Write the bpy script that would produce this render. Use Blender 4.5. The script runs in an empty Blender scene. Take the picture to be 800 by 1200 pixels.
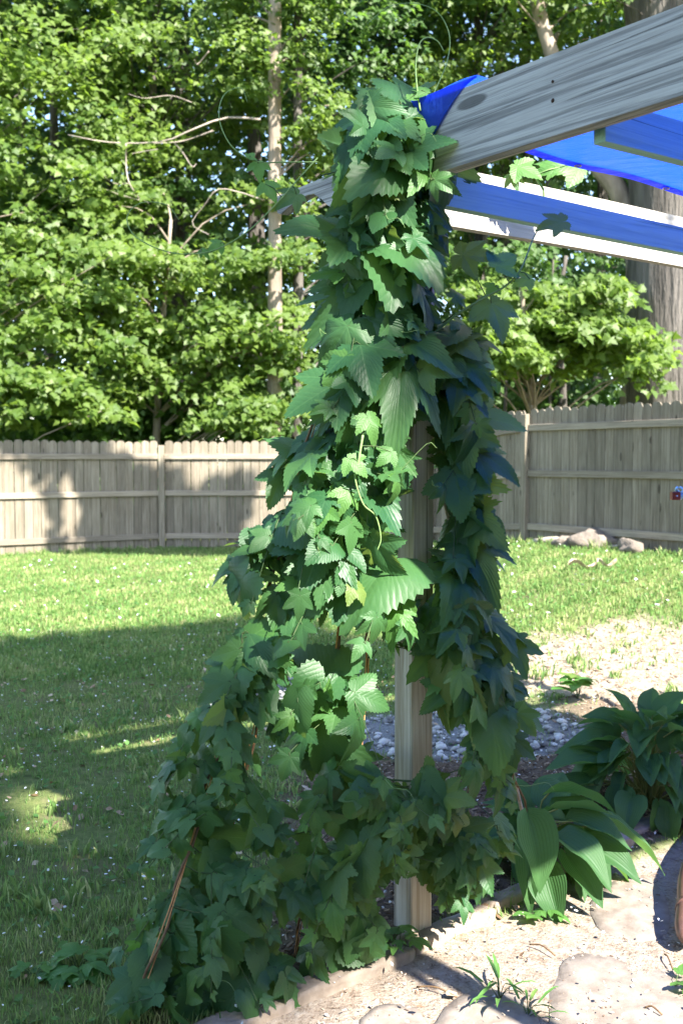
import bpy, math, random
import numpy as np
from mathutils import Vector, Matrix
random.seed(7)
RNG = np.random.default_rng(11)
scene = bpy.context.scene
col = scene.collection

# ------------------------------------------------------------------ camera
cam_data = bpy.data.cameras.new("camera")
cam = bpy.data.objects.new("camera", cam_data)
col.objects.link(cam)
EYE = 1.55
PITCH = math.atan(65 / 1200)
cam.location = (0, 0, EYE)
cam.rotation_euler = (math.pi / 2 - PITCH, 0, 0)
cam_data.sensor_fit = 'VERTICAL'
cam_data.sensor_height = 36
cam_data.lens = 36
cam_data.clip_start = 0.05
cam_data.clip_end = 1000
cam_data.dof.use_dof = True
cam_data.dof.focus_distance = 3.15
cam_data.dof.aperture_fstop = 5.0
scene.camera = cam

# ------------------------------------------------------------------ light
SUN_EL = math.radians(44)
SH = Vector((0.63, -0.777, 0)).normalized()          # horizontal direction towards the sun
SUN = Vector((SH.x * math.cos(SUN_EL), SH.y * math.cos(SUN_EL), math.sin(SUN_EL)))
world = bpy.data.worlds.new("World")
scene.world = world
world.use_nodes = True
wn = world.node_tree
wn.nodes.clear()
sky = wn.nodes.new('ShaderNodeTexSky')
sky.sky_type = 'NISHITA'
sky.sun_disc = False
sky.sun_elevation = SUN_EL
sky.sun_rotation = math.atan2(SH.x, SH.y)
sky.air_density = 1.0
sky.dust_density = 0.6
bg = wn.nodes.new('ShaderNodeBackground')
bg.inputs['Strength'].default_value = 0.12
wo = wn.nodes.new('ShaderNodeOutputWorld')
wn.links.new(sky.outputs[0], bg.inputs[0])
wn.links.new(bg.outputs[0], wo.inputs[0])
sd = bpy.data.lights.new("sun", 'SUN')
sd.energy = 5.0
sd.angle = math.radians(0.53)
sd.color = (1.0, 0.95, 0.86)
so = bpy.data.objects.new("sun", sd)
col.objects.link(so)
so.rotation_euler = SUN.to_track_quat('Z', 'Y').to_euler()
so.location = (10, -10, 20)
scene.view_settings.view_transform = 'Standard'
scene.view_settings.look = 'None'
scene.view_settings.gamma = 1
scene.view_settings.exposure = 2.3
cy = scene.cycles
cy.max_bounces = 8
cy.diffuse_bounces = 4
cy.transmission_bounces = 6
cy.glossy_bounces = 2
cy.transparent_max_bounces = 4

# ------------------------------------------------------------------ helpers
_cp, _sp = math.cos(PITCH), math.sin(PITCH)
def P(px, py, Y):
    """the point at distance Y seen at photograph position (px, py)"""
    a = (px - 400) / 1200.0
    b = (600 - py) / 1200.0
    dx, dy, dz = a, _cp + b * _sp, -_sp + b * _cp
    k = Y / dy
    return Vector((dx * k, Y, EYE + dz * k))
def S(t):
    t = np.clip(t, 0, 1)
    return t * t * (3 - 2 * t)
def hill(x, y):
    x = np.asarray(x, float); y = np.asarray(y, float)
    return 0.40 * S((x + 0.2) / 3.0) * S((y - 5.2) / 6.0)
def U(x, y): return 0.777 * x + 0.63 * y     # across the sunlight
def V(x, y): return -0.63 * x + 0.777 * y    # along the sunlight
def uv2xy(u, v): return 0.777 * u - 0.63 * v, 0.63 * u + 0.777 * v

def link(o, parent=None):
    col.objects.link(o)
    if parent is not None: o.parent = parent
    return o
def mesh_data(name, verts, faces, mat=None, smooth=False):
    me = bpy.data.meshes.new(name)
    me.from_pydata([tuple(v) for v in verts], [], [tuple(f) for f in faces])
    if mat: me.materials.append(mat)
    if smooth: me.polygons.foreach_set('use_smooth', [True] * len(me.polygons))
    me.update()
    return me
def build(name, verts, faces, mat=None, parent=None, smooth=False, kind=None):
    o = bpy.data.objects.new(name, mesh_data(name, verts, faces, mat, smooth))
    if kind: o['kind'] = kind
    return link(o, parent)
def tri_mesh(name, verts, faces, mat=None, parent=None, smooth=False, var=None, kind=None, uv=None):
    """fast numpy mesh: verts (n,3), faces (m,k)"""
    me = bpy.data.meshes.new(name)
    verts = np.ascontiguousarray(verts, np.float32); faces = np.ascontiguousarray(faces, np.int32)
    k = faces.shape[1]
    me.vertices.add(len(verts)); me.vertices.foreach_set('co', verts.ravel())
    me.loops.add(faces.size); me.loops.foreach_set('vertex_index', faces.ravel())
    me.polygons.add(len(faces)); me.polygons.foreach_set('loop_start', np.arange(0, faces.size, k, dtype=np.int32))
    me.polygons.foreach_set('use_smooth', np.full(len(faces), bool(smooth)))
    if var is not None:
        a = me.attributes.new('var', 'FLOAT', 'FACE'); a.data.foreach_set('value', np.ascontiguousarray(var, np.float32))
    if uv is not None:
        l = me.uv_layers.new(name='UVMap'); l.data.foreach_set('uv', np.ascontiguousarray(uv, np.float32).ravel())
    if mat: me.materials.append(mat)
    me.update(calc_edges=True)
    o = bpy.data.objects.new(name, me)
    if kind: o['kind'] = kind
    return link(o, parent)
def tag(o, label, cat, group=None, kind=None):
    if label: o['label'] = label
    if cat: o['category'] = cat
    if group: o['group'] = group
    if kind: o['kind'] = kind
    return o
def thing(name, label, cat, loc=(0, 0, 0), rz=0, group=None):
    o = bpy.data.objects.new(name, None)
    o.empty_display_size = 0.1
    o.location = loc; o.rotation_euler = (0, 0, rz)
    link(o)
    return tag(o, label, cat, group)
def stuff(o, label, cat):
    return tag(o, label, cat, None, 'stuff')

class MB:
    def __init__(s): s.v = []; s.f = []
    def add(s, vs, fs):
        n = len(s.v); s.v += [tuple(v) for v in vs]; s.f += [tuple(i + n for i in f) for f in fs]
    def box(s, x0, x1, y0, y1, z0, z1, b=0.0):
        if b <= 0:
            vs = [(x, y, z) for z in (z0, z1) for y in (y0, y1) for x in (x0, x1)]
            s.add(vs, [(0, 2, 3, 1), (4, 5, 7, 6), (0, 1, 5, 4), (2, 6, 7, 3), (0, 4, 6, 2), (1, 3, 7, 5)])
            return
        # chamfered box: bevel all edges
        vs = []; idx = {}
        for k, (zz, iz) in enumerate(((z0, 1), (z1, -1))):
            for (yy, iy) in ((y0, 1), (y1, -1)):
                for (xx, ix) in ((x0, 1), (x1, -1)):
                    for ax in range(3):
                        p = [xx + ix * b, yy + iy * b, zz + iz * b]
                        p[ax] = (xx, yy, zz)[ax]
                        idx[(ix, iy, iz, ax)] = len(vs); vs.append(p)
        fs = []
        for ax in range(3):
            for sg in (1, -1):
                o = [a for a in range(3) if a != ax]
                q = []
                for (a1, a2) in ((1, 1), (-1, 1), (-1, -1), (1, -1)):
                    k = [0, 0, 0]; k[ax] = sg; k[o[0]] = a1; k[o[1]] = a2
                    q.append(idx[(k[0], k[1], k[2], ax)])
                fs.append(q)
        for ax in range(3):
            o = [a for a in range(3) if a != ax]
            for a1 in (1, -1):
                for a2 in (1, -1):
                    k = [0, 0, 0]; k[o[0]] = a1; k[o[1]] = a2
                    k1 = list(k); k1[ax] = 1; k2 = list(k); k2[ax] = -1
                    fs.append([idx[(*k1, o[0])], idx[(*k2, o[0])], idx[(*k2, o[1])], idx[(*k1, o[1])]])
        for ix in (1, -1):
            for iy in (1, -1):
                for iz in (1, -1):
                    fs.append([idx[(ix, iy, iz, 0)], idx[(ix, iy, iz, 1)], idx[(ix, iy, iz, 2)]])
        s.add(vs, fs)
    def tube(s, path, radii, seg=8, cap=True, knob=0.0):
        path = [Vector(p) for p in path]; n = len(path)
        if not hasattr(radii, '__len__'): radii = [radii] * n
        vs = []; t0 = (path[1] - path[0]).normalized()
        ref = Vector((0, 0, 1)) if abs(t0.z) < .9 else Vector((1, 0, 0))
        a = t0.cross(ref).normalized()
        for i, p in enumerate(path):
            t = (path[min(i + 1, n - 1)] - path[max(i - 1, 0)])
            if t.length < 1e-9: t = t0
            t.normalize()
            a = (a - t * a.dot(t))
            if a.length < 1e-6: a = t.orthogonal()
            a.normalize(); b = t.cross(a)
            for k in range(seg):
                w = 2 * math.pi * k / seg
                r = radii[i] * (1 + (random.uniform(-knob, knob) if knob else 0))
                vs.append(p + (a * math.cos(w) + b * math.sin(w)) * r)
        fs = [(i * seg + k, i * seg + (k + 1) % seg, (i + 1) * seg + (k + 1) % seg, (i + 1) * seg + k) for i in range(n - 1) for k in range(seg)]
        if cap:
            fs.append(tuple(reversed(range(seg)))); fs.append(tuple(range((n - 1) * seg, n * seg)))
        s.add(vs, fs)
    def build(s, name, mat, parent=None, smooth=False, kind=None):
        return build(name, s.v, s.f, mat, parent, smooth, kind)

def spline(pts, n=24):
    pts = [Vector(p) for p in pts]
    if len(pts) < 3: return [pts[0].lerp(pts[-1], i / (n - 1)) for i in range(n)]
    e = [pts[0] * 2 - pts[1]] + pts + [pts[-1] * 2 - pts[-2]]
    out = []; m = len(pts) - 1
    for i in range(n):
        t = i / (n - 1) * m; k = min(int(t), m - 1); t -= k
        a, b, c, d = e[k:k + 4]
        out.append(0.5 * ((2 * b) + (c - a) * t + (2 * a - 5 * b + 4 * c - d) * t * t + (3 * b - a - 3 * c + d) * t ** 3))
    return out

def frames(n, tip):
    """orthonormal frames, numpy: normals n (N,3), tip direction (N,3) -> R (N,3,3) columns x, y(tip), z(normal)"""
    n = n / (np.linalg.norm(n, axis=1, keepdims=True) + 1e-9)
    t = tip - n * np.sum(tip * n, axis=1, keepdims=True)
    t = t / (np.linalg.norm(t, axis=1, keepdims=True) + 1e-9)
    x = np.cross(t, n)
    return np.stack([x, t, n], axis=2)
def scatter(name, bv, bf, pos, R, sc, mat, parent=None, var=None, kind=None, smooth=False, uv=None):
    N = len(pos); bv = np.asarray(bv, np.float32); bf = np.asarray(bf, np.int32)
    sc = np.asarray(sc, np.float32)
    if sc.ndim == 1: sc = sc[:, None]
    v = np.einsum('nij,nkj->nki', R, bv[None] * sc[:, None, :]) + pos[:, None, :]
    f = bf[None] + (np.arange(N) * len(bv))[:, None, None]
    vv = np.repeat(var if var is not None else RNG.random(N), len(bf))
    u = None
    if uv is not None: u = np.tile(uv, (N, 1))
    return tri_mesh(name, v.reshape(-1, 3), f.reshape(-1, bf.shape[1]), mat, parent, smooth, vv, kind, u)

# ------------------------------------------------------------------ materials
class NT:
    def __init__(s, name):
        s.m = bpy.data.materials.new(name); s.m.use_nodes = True
        s.t = s.m.node_tree; s.t.nodes.clear()
        s.out = s.t.nodes.new('ShaderNodeOutputMaterial')
    def n(s, typ, **kw):
        nd = s.t.nodes.new(typ)
        for k, v in kw.items():
            if k in nd.inputs: s.set(nd, k, v)
            else: setattr(nd, k, v)
        return nd
    def set(s, nd, k, v):
        i = nd.inputs[k]
        if isinstance(v, bpy.types.NodeSocket): s.t.links.new(v, i)
        elif isinstance(v, (tuple, list)) and i.type == 'RGBA' and len(v) == 3: i.default_value = (*v, 1)
        else: i.default_value = v
    def math(s, op, a, b=0.0, c=0.0, clamp=False):
        nd = s.t.nodes.new('ShaderNodeMath'); nd.operation = op; nd.use_clamp = clamp
        for i, v in enumerate((a, b, c)): s.set(nd, i, v)
        return nd.outputs[0]
    def mix(s, f, a, b, mode='MIX'):
        nd = s.t.nodes.new('ShaderNodeMix'); nd.data_type = 'RGBA'; nd.blend_type = mode
        s.set(nd, 0, f); s.set(nd, 6, a); s.set(nd, 7, b)
        return nd.outputs[2]
    def ramp(s, f, stops):
        nd = s.t.nodes.new('ShaderNodeValToRGB'); s.set(nd, 0, f)
        e = nd.color_ramp.elements
        while len(e) < len(stops): e.new(0.5)
        for el, (p, c) in zip(e, stops):
            el.position = p; el.color = (*c, 1) if len(c) == 3 else c
        return nd.outputs[0]
    def noise(s, vec, scale, detail=4, rough=.55, dist=0.0):
        nd = s.n('ShaderNodeTexNoise'); nd.inputs['Scale'].default_value = scale
        nd.inputs['Detail'].default_value = detail; nd.inputs['Roughness'].default_value = rough; nd.inputs['Distortion'].default_value = dist
        if vec is not None: s.set(nd, 'Vector', vec)
        return nd.outputs[0]
    def mapping(s, vec, sc=(1, 1, 1), loc=None):
        nd = s.n('ShaderNodeMapping'); s.set(nd, 'Vector', vec); nd.inputs['Scale'].default_value = sc
        if loc is not None: s.set(nd, 'Location', loc)
        return nd.outputs[0]
    def bump(s, h, strength=.3, dist=.01):
        nd = s.n('ShaderNodeBump'); nd.inputs['Strength'].default_value = strength; nd.inputs['Distance'].default_value = dist
        s.set(nd, 'Height', h); return nd.outputs[0]
    def done(s, shader):
        s.t.links.new(shader, s.out.inputs[0]); return s.m
def G(v): return (v, v, v)

def leaf_mat(name, dark, light, trans, tfac=.4, rough=.45, source='var', veins=False, spec=.35):
    t = NT(name)
    if source == 'var': r = t.n('ShaderNodeAttribute', attribute_name='var').outputs['Fac']
    else: r = t.n('ShaderNodeObjectInfo').outputs['Random']
    tc = t.n('ShaderNodeTexCoord')
    nz = t.noise(tc.outputs['Object'], 22 if source != 'var' else 3.0, 3)
    f = t.math('ADD', t.math('MULTIPLY', r, .75), t.math('MULTIPLY', nz, .3), clamp=True)
    c = t.mix(f, dark, light)
    if veins == 'palm' and source != 'var':
        yl = t.math('GREATER_THAN', r, .975); c = t.mix(t.math('MULTIPLY', yl, .5), c, (.16, .17, .04))
    tcol = t.mix(f, trans, tuple(min(1, x * 1.35) for x in trans))
    normal = None
    if veins:
        uv = t.n('ShaderNodeUVMap'); sp = t.n('ShaderNodeSeparateXYZ'); t.set(sp, 0, uv.outputs[0])
        s_, w_ = sp.outputs[0], t.math('ABSOLUTE', sp.outputs[1])
        if veins == 'palm':
            s_ = t.math('ADD', s_, t.math('MULTIPLY', t.noise(tc.outputs['Object'], 7, 2), .10))
            q = t.math('FRACT', t.math('MULTIPLY', t.math('SUBTRACT', s_, t.math('MULTIPLY', w_, .95)), 8.5))
            d = t.math('ABSOLUTE', t.math('SUBTRACT', q, .5))
            side = t.math('SUBTRACT', 1, t.math('MULTIPLY', t.math('SUBTRACT', .5, d), 9), clamp=True)
            mid = t.math('SUBTRACT', 1, t.math('MULTIPLY', w_, 55), clamp=True)
            h = t.math('ADD', t.math('MULTIPLY', t.math('POWER', t.math('MULTIPLY', d, 2), 2.0), -1.0), t.math('MULTIPLY', mid, -.8))
            vv = t.math('MAXIMUM', t.math('MULTIPLY', side, .45), mid)
        else:
            q = t.math('FRACT', t.math('MULTIPLY', sp.outputs[1], 7.0))
            d = t.math('ABSOLUTE', t.math('SUBTRACT', q, .5))
            side = t.math('SUBTRACT', 1, t.math('MULTIPLY', t.math('SUBTRACT', .5, d), 6), clamp=True)
            h = t.math('MULTIPLY', t.math('MULTIPLY', d, 2), -3.4); vv = t.math('MULTIPLY', side, .9)
        fine = t.noise(tc.outputs['Object'], 160, 3)
        h = t.math('ADD', h, t.math('MULTIPLY', fine, .5))
        normal = t.bump(h, .34, .0012)
        c = t.mix(t.math('MULTIPLY', vv, .30), c, tuple(min(1, x * 1.3 + .02) for x in light))
        geo = t.n('ShaderNodeNewGeometry')
        c = t.mix(t.math('MULTIPLY', geo.outputs['Backfacing'], .55), c, tuple(x * .8 + .07 for x in light))
        # small brown blemishes
        bl = t.math('GREATER_THAN', t.noise(tc.outputs['Object'], 34, 2), .78)
        c = t.mix(t.math('MULTIPLY', bl, .6), c, (.16, .13, .04))
    p = t.n('ShaderNodeBsdfPrincipled'); t.set(p, 'Base Color', c); t.set(p, 'Roughness', rough + (.1 if veins == 'para' else 0)); t.set(p, 'Specular IOR Level', spec * (.6 if veins == 'para' else 1))
    tr = t.n('ShaderNodeBsdfTranslucent'); t.set(tr, 'Color', tcol)
    if normal is not None: t.set(p, 'Normal', normal)
    mx = t.n('ShaderNodeMixShader'); mx.inputs[0].default_value = tfac
    t.t.links.new(p.outputs[0], mx.inputs[1]); t.t.links.new(tr.outputs[0], mx.inputs[2])
    return t.done(mx.outputs[0])

def wood_mat(name, base, dark, axis='X', grain=1.0, knots=True, per_object=True, warm=None, rough=.8):
    t = NT(name)
    tc = t.n('ShaderNodeTexCoord'); oi = t.n('ShaderNodeObjectInfo')
    cmb = t.n('ShaderNodeCombineXYZ')
    for i, k in enumerate((13.1, 7.7, 23.3)): t.set(cmb, i, t.math('MULTIPLY', oi.outputs['Random'], k))
    sc = {'X': (.75, 30, 30), 'Y': (30, .75, 30), 'Z': (30, 30, .75)}[axis]
    m1 = t.mapping(tc.outputs['Object'], sc, cmb.outputs[0])
    warp = t.noise(t.mapping(tc.outputs['Object'], tuple(x * .12 for x in sc), cmb.outputs[0]), 1.6, 2)
    n1 = t.noise(m1, 1.3 * grain, 6, .62, .6)
    m2 = t.mapping(tc.outputs['Object'], tuple(x * 5 for x in sc), cmb.outputs[0])
    n2 = t.noise(m2, 1.2, 3, .6)
    rings = t.math('SINE', t.math('MULTIPLY', t.math('ADD', n1, warp), 26))
    f = t.math('ADD', t.math('MULTIPLY', rings, .16), t.math('ADD', t.math('MULTIPLY', n2, .5), t.math('MULTIPLY', n1, .55)))
    c = t.ramp(f, [(.25, dark), (.5, tuple((a + b) / 2 for a, b in zip(base, dark))), (.78, base)])
    if knots:
        vo = t.n('ShaderNodeTexVoronoi'); vo.inputs['Scale'].default_value = 1.0
        ks = {'X': (1.9, 7, 7), 'Y': (7, 1.9, 7), 'Z': (7, 7, 1.9)}[axis]
        t.set(vo, 'Vector', t.mapping(tc.outputs['Object'], ks, cmb.outputs[0]))
        k = t.math('MULTIPLY', t.math('SUBTRACT', .13, vo.outputs['Distance'], clamp=True), 34, clamp=True)
        c = t.mix(t.math('MULTIPLY', k, .85), c, tuple(x * .35 for x in dark))
    # blotchy weathering
    bl = t.noise(t.mapping(tc.outputs['Object'], (1, 1, 1), cmb.outputs[0]), 3.2, 4)
    c = t.mix(t.math('MULTIPLY', t.math('SUBTRACT', bl, .45, clamp=True), 2.0), c, warm or tuple(x * .6 for x in base))
    if per_object:
        hs = t.n('ShaderNodeHueSaturation'); t.set(hs, 'Color', c)
        t.set(hs, 'Value', t.math('ADD', .82, t.math('MULTIPLY', oi.outputs['Random'], .36)))
        c = hs.outputs[0]
    # fine checks (cracks along the grain)
    ck = t.noise(t.mapping(tc.outputs['Object'], tuple(x * (2.6 if x > 5 else .8) for x in sc), cmb.outputs[0]), 1.0, 3, .5)
    crack = t.math('LESS_THAN', ck, .335)
    c = t.mix(t.math('MULTIPLY', crack, .6), c, tuple(x * .3 for x in dark))
    h = t.math('SUBTRACT', t.math('ADD', t.math('MULTIPLY', n2, .5), t.math('MULTIPLY', rings, .2)), t.math('MULTIPLY', crack, .8))
    p = t.n('ShaderNodeBsdfPrincipled'); t.set(p, 'Base Color', c); t.set(p, 'Roughness', rough); t.set(p, 'Specular IOR Level', .2)
    t.set(p, 'Normal', t.bump(h, .5, .003))
    return t.done(p.outputs[0])

def simple_mat(name, a, b, scale=8, rough=.8, bump=.3, bdist=.01, spec=.25, stretch=(1, 1, 1), detail=5, rnd=0.0):
    t = NT(name); tc = t.n('ShaderNodeTexCoord')
    v = t.mapping(tc.outputs['Object'], stretch)
    n1 = t.noise(v, scale, detail, .6)
    c = t.ramp(n1, [(.3, a), (.7, b)])
    if rnd:
        oi = t.n('ShaderNodeObjectInfo'); hs = t.n('ShaderNodeHueSaturation'); t.set(hs, 'Color', c)
        t.set(hs, 'Value', t.math('ADD', 1 - rnd / 2, t.math('MULTIPLY', oi.outputs['Random'], rnd))); c = hs.outputs[0]
    p = t.n('ShaderNodeBsdfPrincipled'); t.set(p, 'Base Color', c); t.set(p, 'Roughness', rough); t.set(p, 'Specular IOR Level', spec)
    t.set(p, 'Normal', t.bump(t.noise(v, scale * 3, 4), bump, bdist))
    return t.done(p.outputs[0])
def var_mat(name, stops, rough=.8, spec=.2, trans=None, tf=.3, bump=0.0):
    t = NT(name); r = t.n('ShaderNodeAttribute', attribute_name='var').outputs['Fac']
    c = t.ramp(r, stops)
    tc = t.n('ShaderNodeTexCoord')
    c = t.mix(.35, c, t.ramp(t.noise(tc.outputs['Object'], 30, 3), [(.3, G(.0)), (.7, G(.9))]), 'SOFT_LIGHT')
    p = t.n('ShaderNodeBsdfPrincipled'); t.set(p, 'Base Color', c); t.set(p, 'Roughness', rough); t.set(p, 'Specular IOR Level', spec)
    if bump: t.set(p, 'Normal', t.bump(t.noise(tc.outputs['Object'], 60, 3), bump, .005))
    if trans:
        tr = t.n('ShaderNodeBsdfTranslucent'); t.set(tr, 'Color', t.mix(.5, c, trans))
        mx = t.n('ShaderNodeMixShader'); mx.inputs[0].default_value = tf
        t.t.links.new(p.outputs[0], mx.inputs[1]); t.t.links.new(tr.outputs[0], mx.inputs[2])
        return t.done(mx.outputs[0])
    return t.done(p.outputs[0])

M = {}
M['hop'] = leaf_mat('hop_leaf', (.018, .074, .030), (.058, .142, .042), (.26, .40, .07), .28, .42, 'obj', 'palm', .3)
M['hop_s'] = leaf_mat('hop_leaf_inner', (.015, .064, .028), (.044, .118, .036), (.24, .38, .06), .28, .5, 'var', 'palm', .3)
M['hop_young'] = leaf_mat('hop_leaf_young', (.05, .14, .03), (.09, .20, .05), (.2, .40, .06), .32, .45, 'obj', 'palm', .3)
M['hosta'] = leaf_mat('hosta_leaf', (.024, .078, .026), (.055, .125, .038), (.16, .34, .06), .26, .42, 'obj', 'para', .45)
M['stem'] = simple_mat('green_stem', (.035, .075, .025), (.08, .11, .04), 30, .6)
M['bine'] = simple_mat('brown_bine', (.10, .06, .035), (.19, .12, .06), 40, .7)
M['tendril'] = simple_mat('pale_tendril', (.16, .27, .09), (.22, .33, .12), 30, .5)
M['petiole'] = simple_mat('hosta_petiole', (.16, .20, .06), (.27, .27, .10), 25, .5)
M['maple'] = leaf_mat('maple_leaf', (.032, .074, .013), (.115, .165, .028), (.27, .42, .05), .36, .5)
M['maple_d'] = leaf_mat('maple_leaf_deep', (.022, .060, .015), (.07, .125, .028), (.18, .34, .045), .34, .5)
M['far'] = leaf_mat('far_leaf', (.022, .055, .018), (.06, .11, .03), (.16, .30, .05), .34, .6)
M['plank'] = wood_mat('fence_wood', (.265, .228, .175), (.12, .10, .073), 'Z', warm=(.16, .13, .092))
M['rail'] = wood_mat('rail_wood', (.31, .265, .205), (.16, .13, .10), 'X', knots=False, warm=(.20, .165, .12))
M['beam'] = wood_mat('beam_wood', (.46, .46, .45), (.15, .15, .15), 'X', grain=.8, warm=(.30, .29, .28), per_object=False)
M['board'] = wood_mat('rafter_wood', (.58, .54, .48), (.36, .32, .27), 'X', grain=.7, warm=(.46, .42, .37), per_object=False)
M['tarp_tint'] = wood_mat('tarp_tinted_wood', (.38, .62, .54), (.24, .42, .38), 'X', grain=.7, warm=(.30, .50, .45), per_object=False)  # cyan-green base colour imitates the blue light coming through the tarp
M['post'] = wood_mat('post_wood', (.66, .62, .56), (.38, .32, .25), 'Z', grain=.7, warm=(.38, .31, .23), per_object=False)
M['twine'] = simple_mat('jute_twine', (.45, .22, .09), (.62, .33, .14), 120, .8)
M['bark'] = simple_mat('bark_pale', (.14, .11, .085), (.33, .275, .22), 3.5, .9, .9, .04, stretch=(1, 1, .25))
M['bark_dark'] = simple_mat('bark_rugged', (.045, .040, .035), (.15, .135, .12), 2.6, .95, 1.0, .10, stretch=(1.6, 1.6, .22))
M['dead'] = simple_mat('dead_branch', (.22, .18, .15), (.40, .35, .30), 8, .9)

# ------------------------------------------------------------------ ground
def wob(x, y, k=1.0, s=0.0):
    return (np.sin(x * 2.1 * k + 1.3 + s) * np.cos(y * 1.7 * k + .4 - s) + .6 * np.sin(x * 4.7 * k - y * 3.9 * k + 2 + s) + .35 * np.sin(x * 9.1 * k + y * 8.3 * k + s)) / 1.95
def masks(x, y):
    """sandy (front path), bed (dark soil), dirt (pale bare bank), gravel; each 0..1"""
    u, v = U(x, y), V(x, y)
    w = wob(x, y, 2.2)
    edge = 2.33 + .02 * w
    sandy = S((edge - v) / .05) * S((u - 1.15 - .12 * w) / .35) 
    bed = S((v - edge) / .06) * S((4.05 + .18 * w - v) / .35) * S((x + .45) / .35) * S((5.6 - u) / .5)
    d = ((x - 2.3) / 1.55) ** 2 + ((y - 7.0) / 1.35) ** 2
    dirt = S((1.25 + .45 * wob(x, y, 1.6, 2) - d) / .7)
    d = ((x - .7) / .75) ** 2 + ((y - 5.65) / .6) ** 2
    d2 = ((x + .35) / .6) ** 2 + ((y - 6.6) / .5) ** 2
    gravel = np.maximum(S((1.1 + .3 * wob(x, y, 2.5, 1) - d) / .4), .8 * S((1.0 + .5 * wob(x, y, 3, 4) - d2) / .6))
    return sandy, bed * (1 - gravel * .8), dirt, gravel
def small(x, y):
    sd_, bd, dt, gv = masks(x, y)
    r = .010 * wob(x, y, 6, 1) + .006 * wob(x, y, 17, 3)
    return r * (.5 + bd + .8 * dt) + .012 * dt * wob(x, y, 9, 5) - .015 * sd_ + .02 * bd
def ground_z(x, y):
    x = np.asarray(x, float); y = np.asarray(y, float)
    return hill(x, y) + small(x, y)
def gz(x, y): return float(ground_z(x, y))

def make_ground():
    a = np.linspace(-1, 1, 301); gx = .6 + 4.2 * a + 145 * np.sign(a) * np.abs(a) ** 7
    b = np.linspace(0, 1, 381); gy = -8 + 9.5 * b ** .7 * 0 + np.concatenate([np.linspace(0, 9.6, 24), np.linspace(9.75, 26, 320), 26 + np.linspace(.08, 1, 37) ** 2.2 * 170])[:381]
    X, Y = np.meshgrid(gx, gy); Z = ground_z(X, Y)
    v = np.stack([X, Y, Z], -1).reshape(-1, 3)
    ny, nx = X.shape; i = np.arange(ny - 1)[:, None] * nx + np.arange(nx - 1)[None]
    f = np.stack([i, i + 1, i + nx + 1, i + nx], -1).reshape(-1, 4)
    t = NT('ground_soil_and_turf')
    tc = t.n('ShaderNodeTexCoord'); o = tc.outputs['Object']
    at = t.n('ShaderNodeAttribute', attribute_name='zones'); sp = t.n('ShaderNodeSeparateColor'); t.set(sp, 0, at.outputs['Color'])
    n1, n2, n3 = t.noise(o, 3, 5), t.noise(o, 22, 6, .65), t.noise(o, 90, 4, .7)
    grass = t.ramp(n2, [(.25, (.05, .065, .025)), (.5, (.11, .14, .045)), (.75, (.18, .18, .08))])
    grass = t.mix(t.math('MULTIPLY', t.math('SUBTRACT', n1, .52, clamp=True), 4, clamp=True), grass, (.15, .12, .075))
    sand = t.ramp(t.math('ADD', t.math('MULTIPLY', n2, .5), t.math('MULTIPLY', n3, .5)), [(.34, (.10, .07, .05)), (.47, (.25, .20, .155)), (.66, (.36, .32, .27))])
    soil = t.ramp(t.math('ADD', t.math('MULTIPLY', n2, .5), t.math('MULTIPLY', n3, .5)), [(.32, (.05, .035, .025)), (.6, (.16, .115, .08)), (.75, (.30, .23, .17))])
    dirt = t.ramp(t.math('ADD', t.math('MULTIPLY', n2, .6), t.math('MULTIPLY', n3, .4)), [(.3, (.14, .11, .07)), (.5, (.29, .24, .18)), (.75, (.40, .34, .28))])
    grav = t.ramp(n3, [(.3, (.10, .10, .10)), (.7, (.30, .30, .30))])
    c = t.mix(sp.outputs[2], grass, dirt)
    c = t.mix(at.outputs['Alpha'], c, grav)
    c = t.mix(sp.outputs[1], c, soil)
    c = t.mix(sp.outputs[0], c, sand)
    p = t.n('ShaderNodeBsdfPrincipled'); t.set(p, 'Base Color', c); t.set(p, 'Roughness', .95); t.set(p, 'Specular IOR Level', .1)
    t.set(p, 'Normal', t.bump(t.math('ADD', t.math('MULTIPLY', n3, .5), n2), .8, .02))
    g = tri_mesh('ground', v, f, t.done(p.outputs[0]), None, True)
    sd_, bd, dt, gv = masks(v[:, 0], v[:, 1])
    ca = g.data.color_attributes.new('zones', 'FLOAT_COLOR', 'POINT')
    ca.data.foreach_set('color', np.stack([sd_, bd, dt, gv], -1).astype(np.float32).ravel())
    g['kind'] = 'structure'; g['label'] = 'backyard ground of turf, sandy soil and planting bed'
make_ground()

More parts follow.
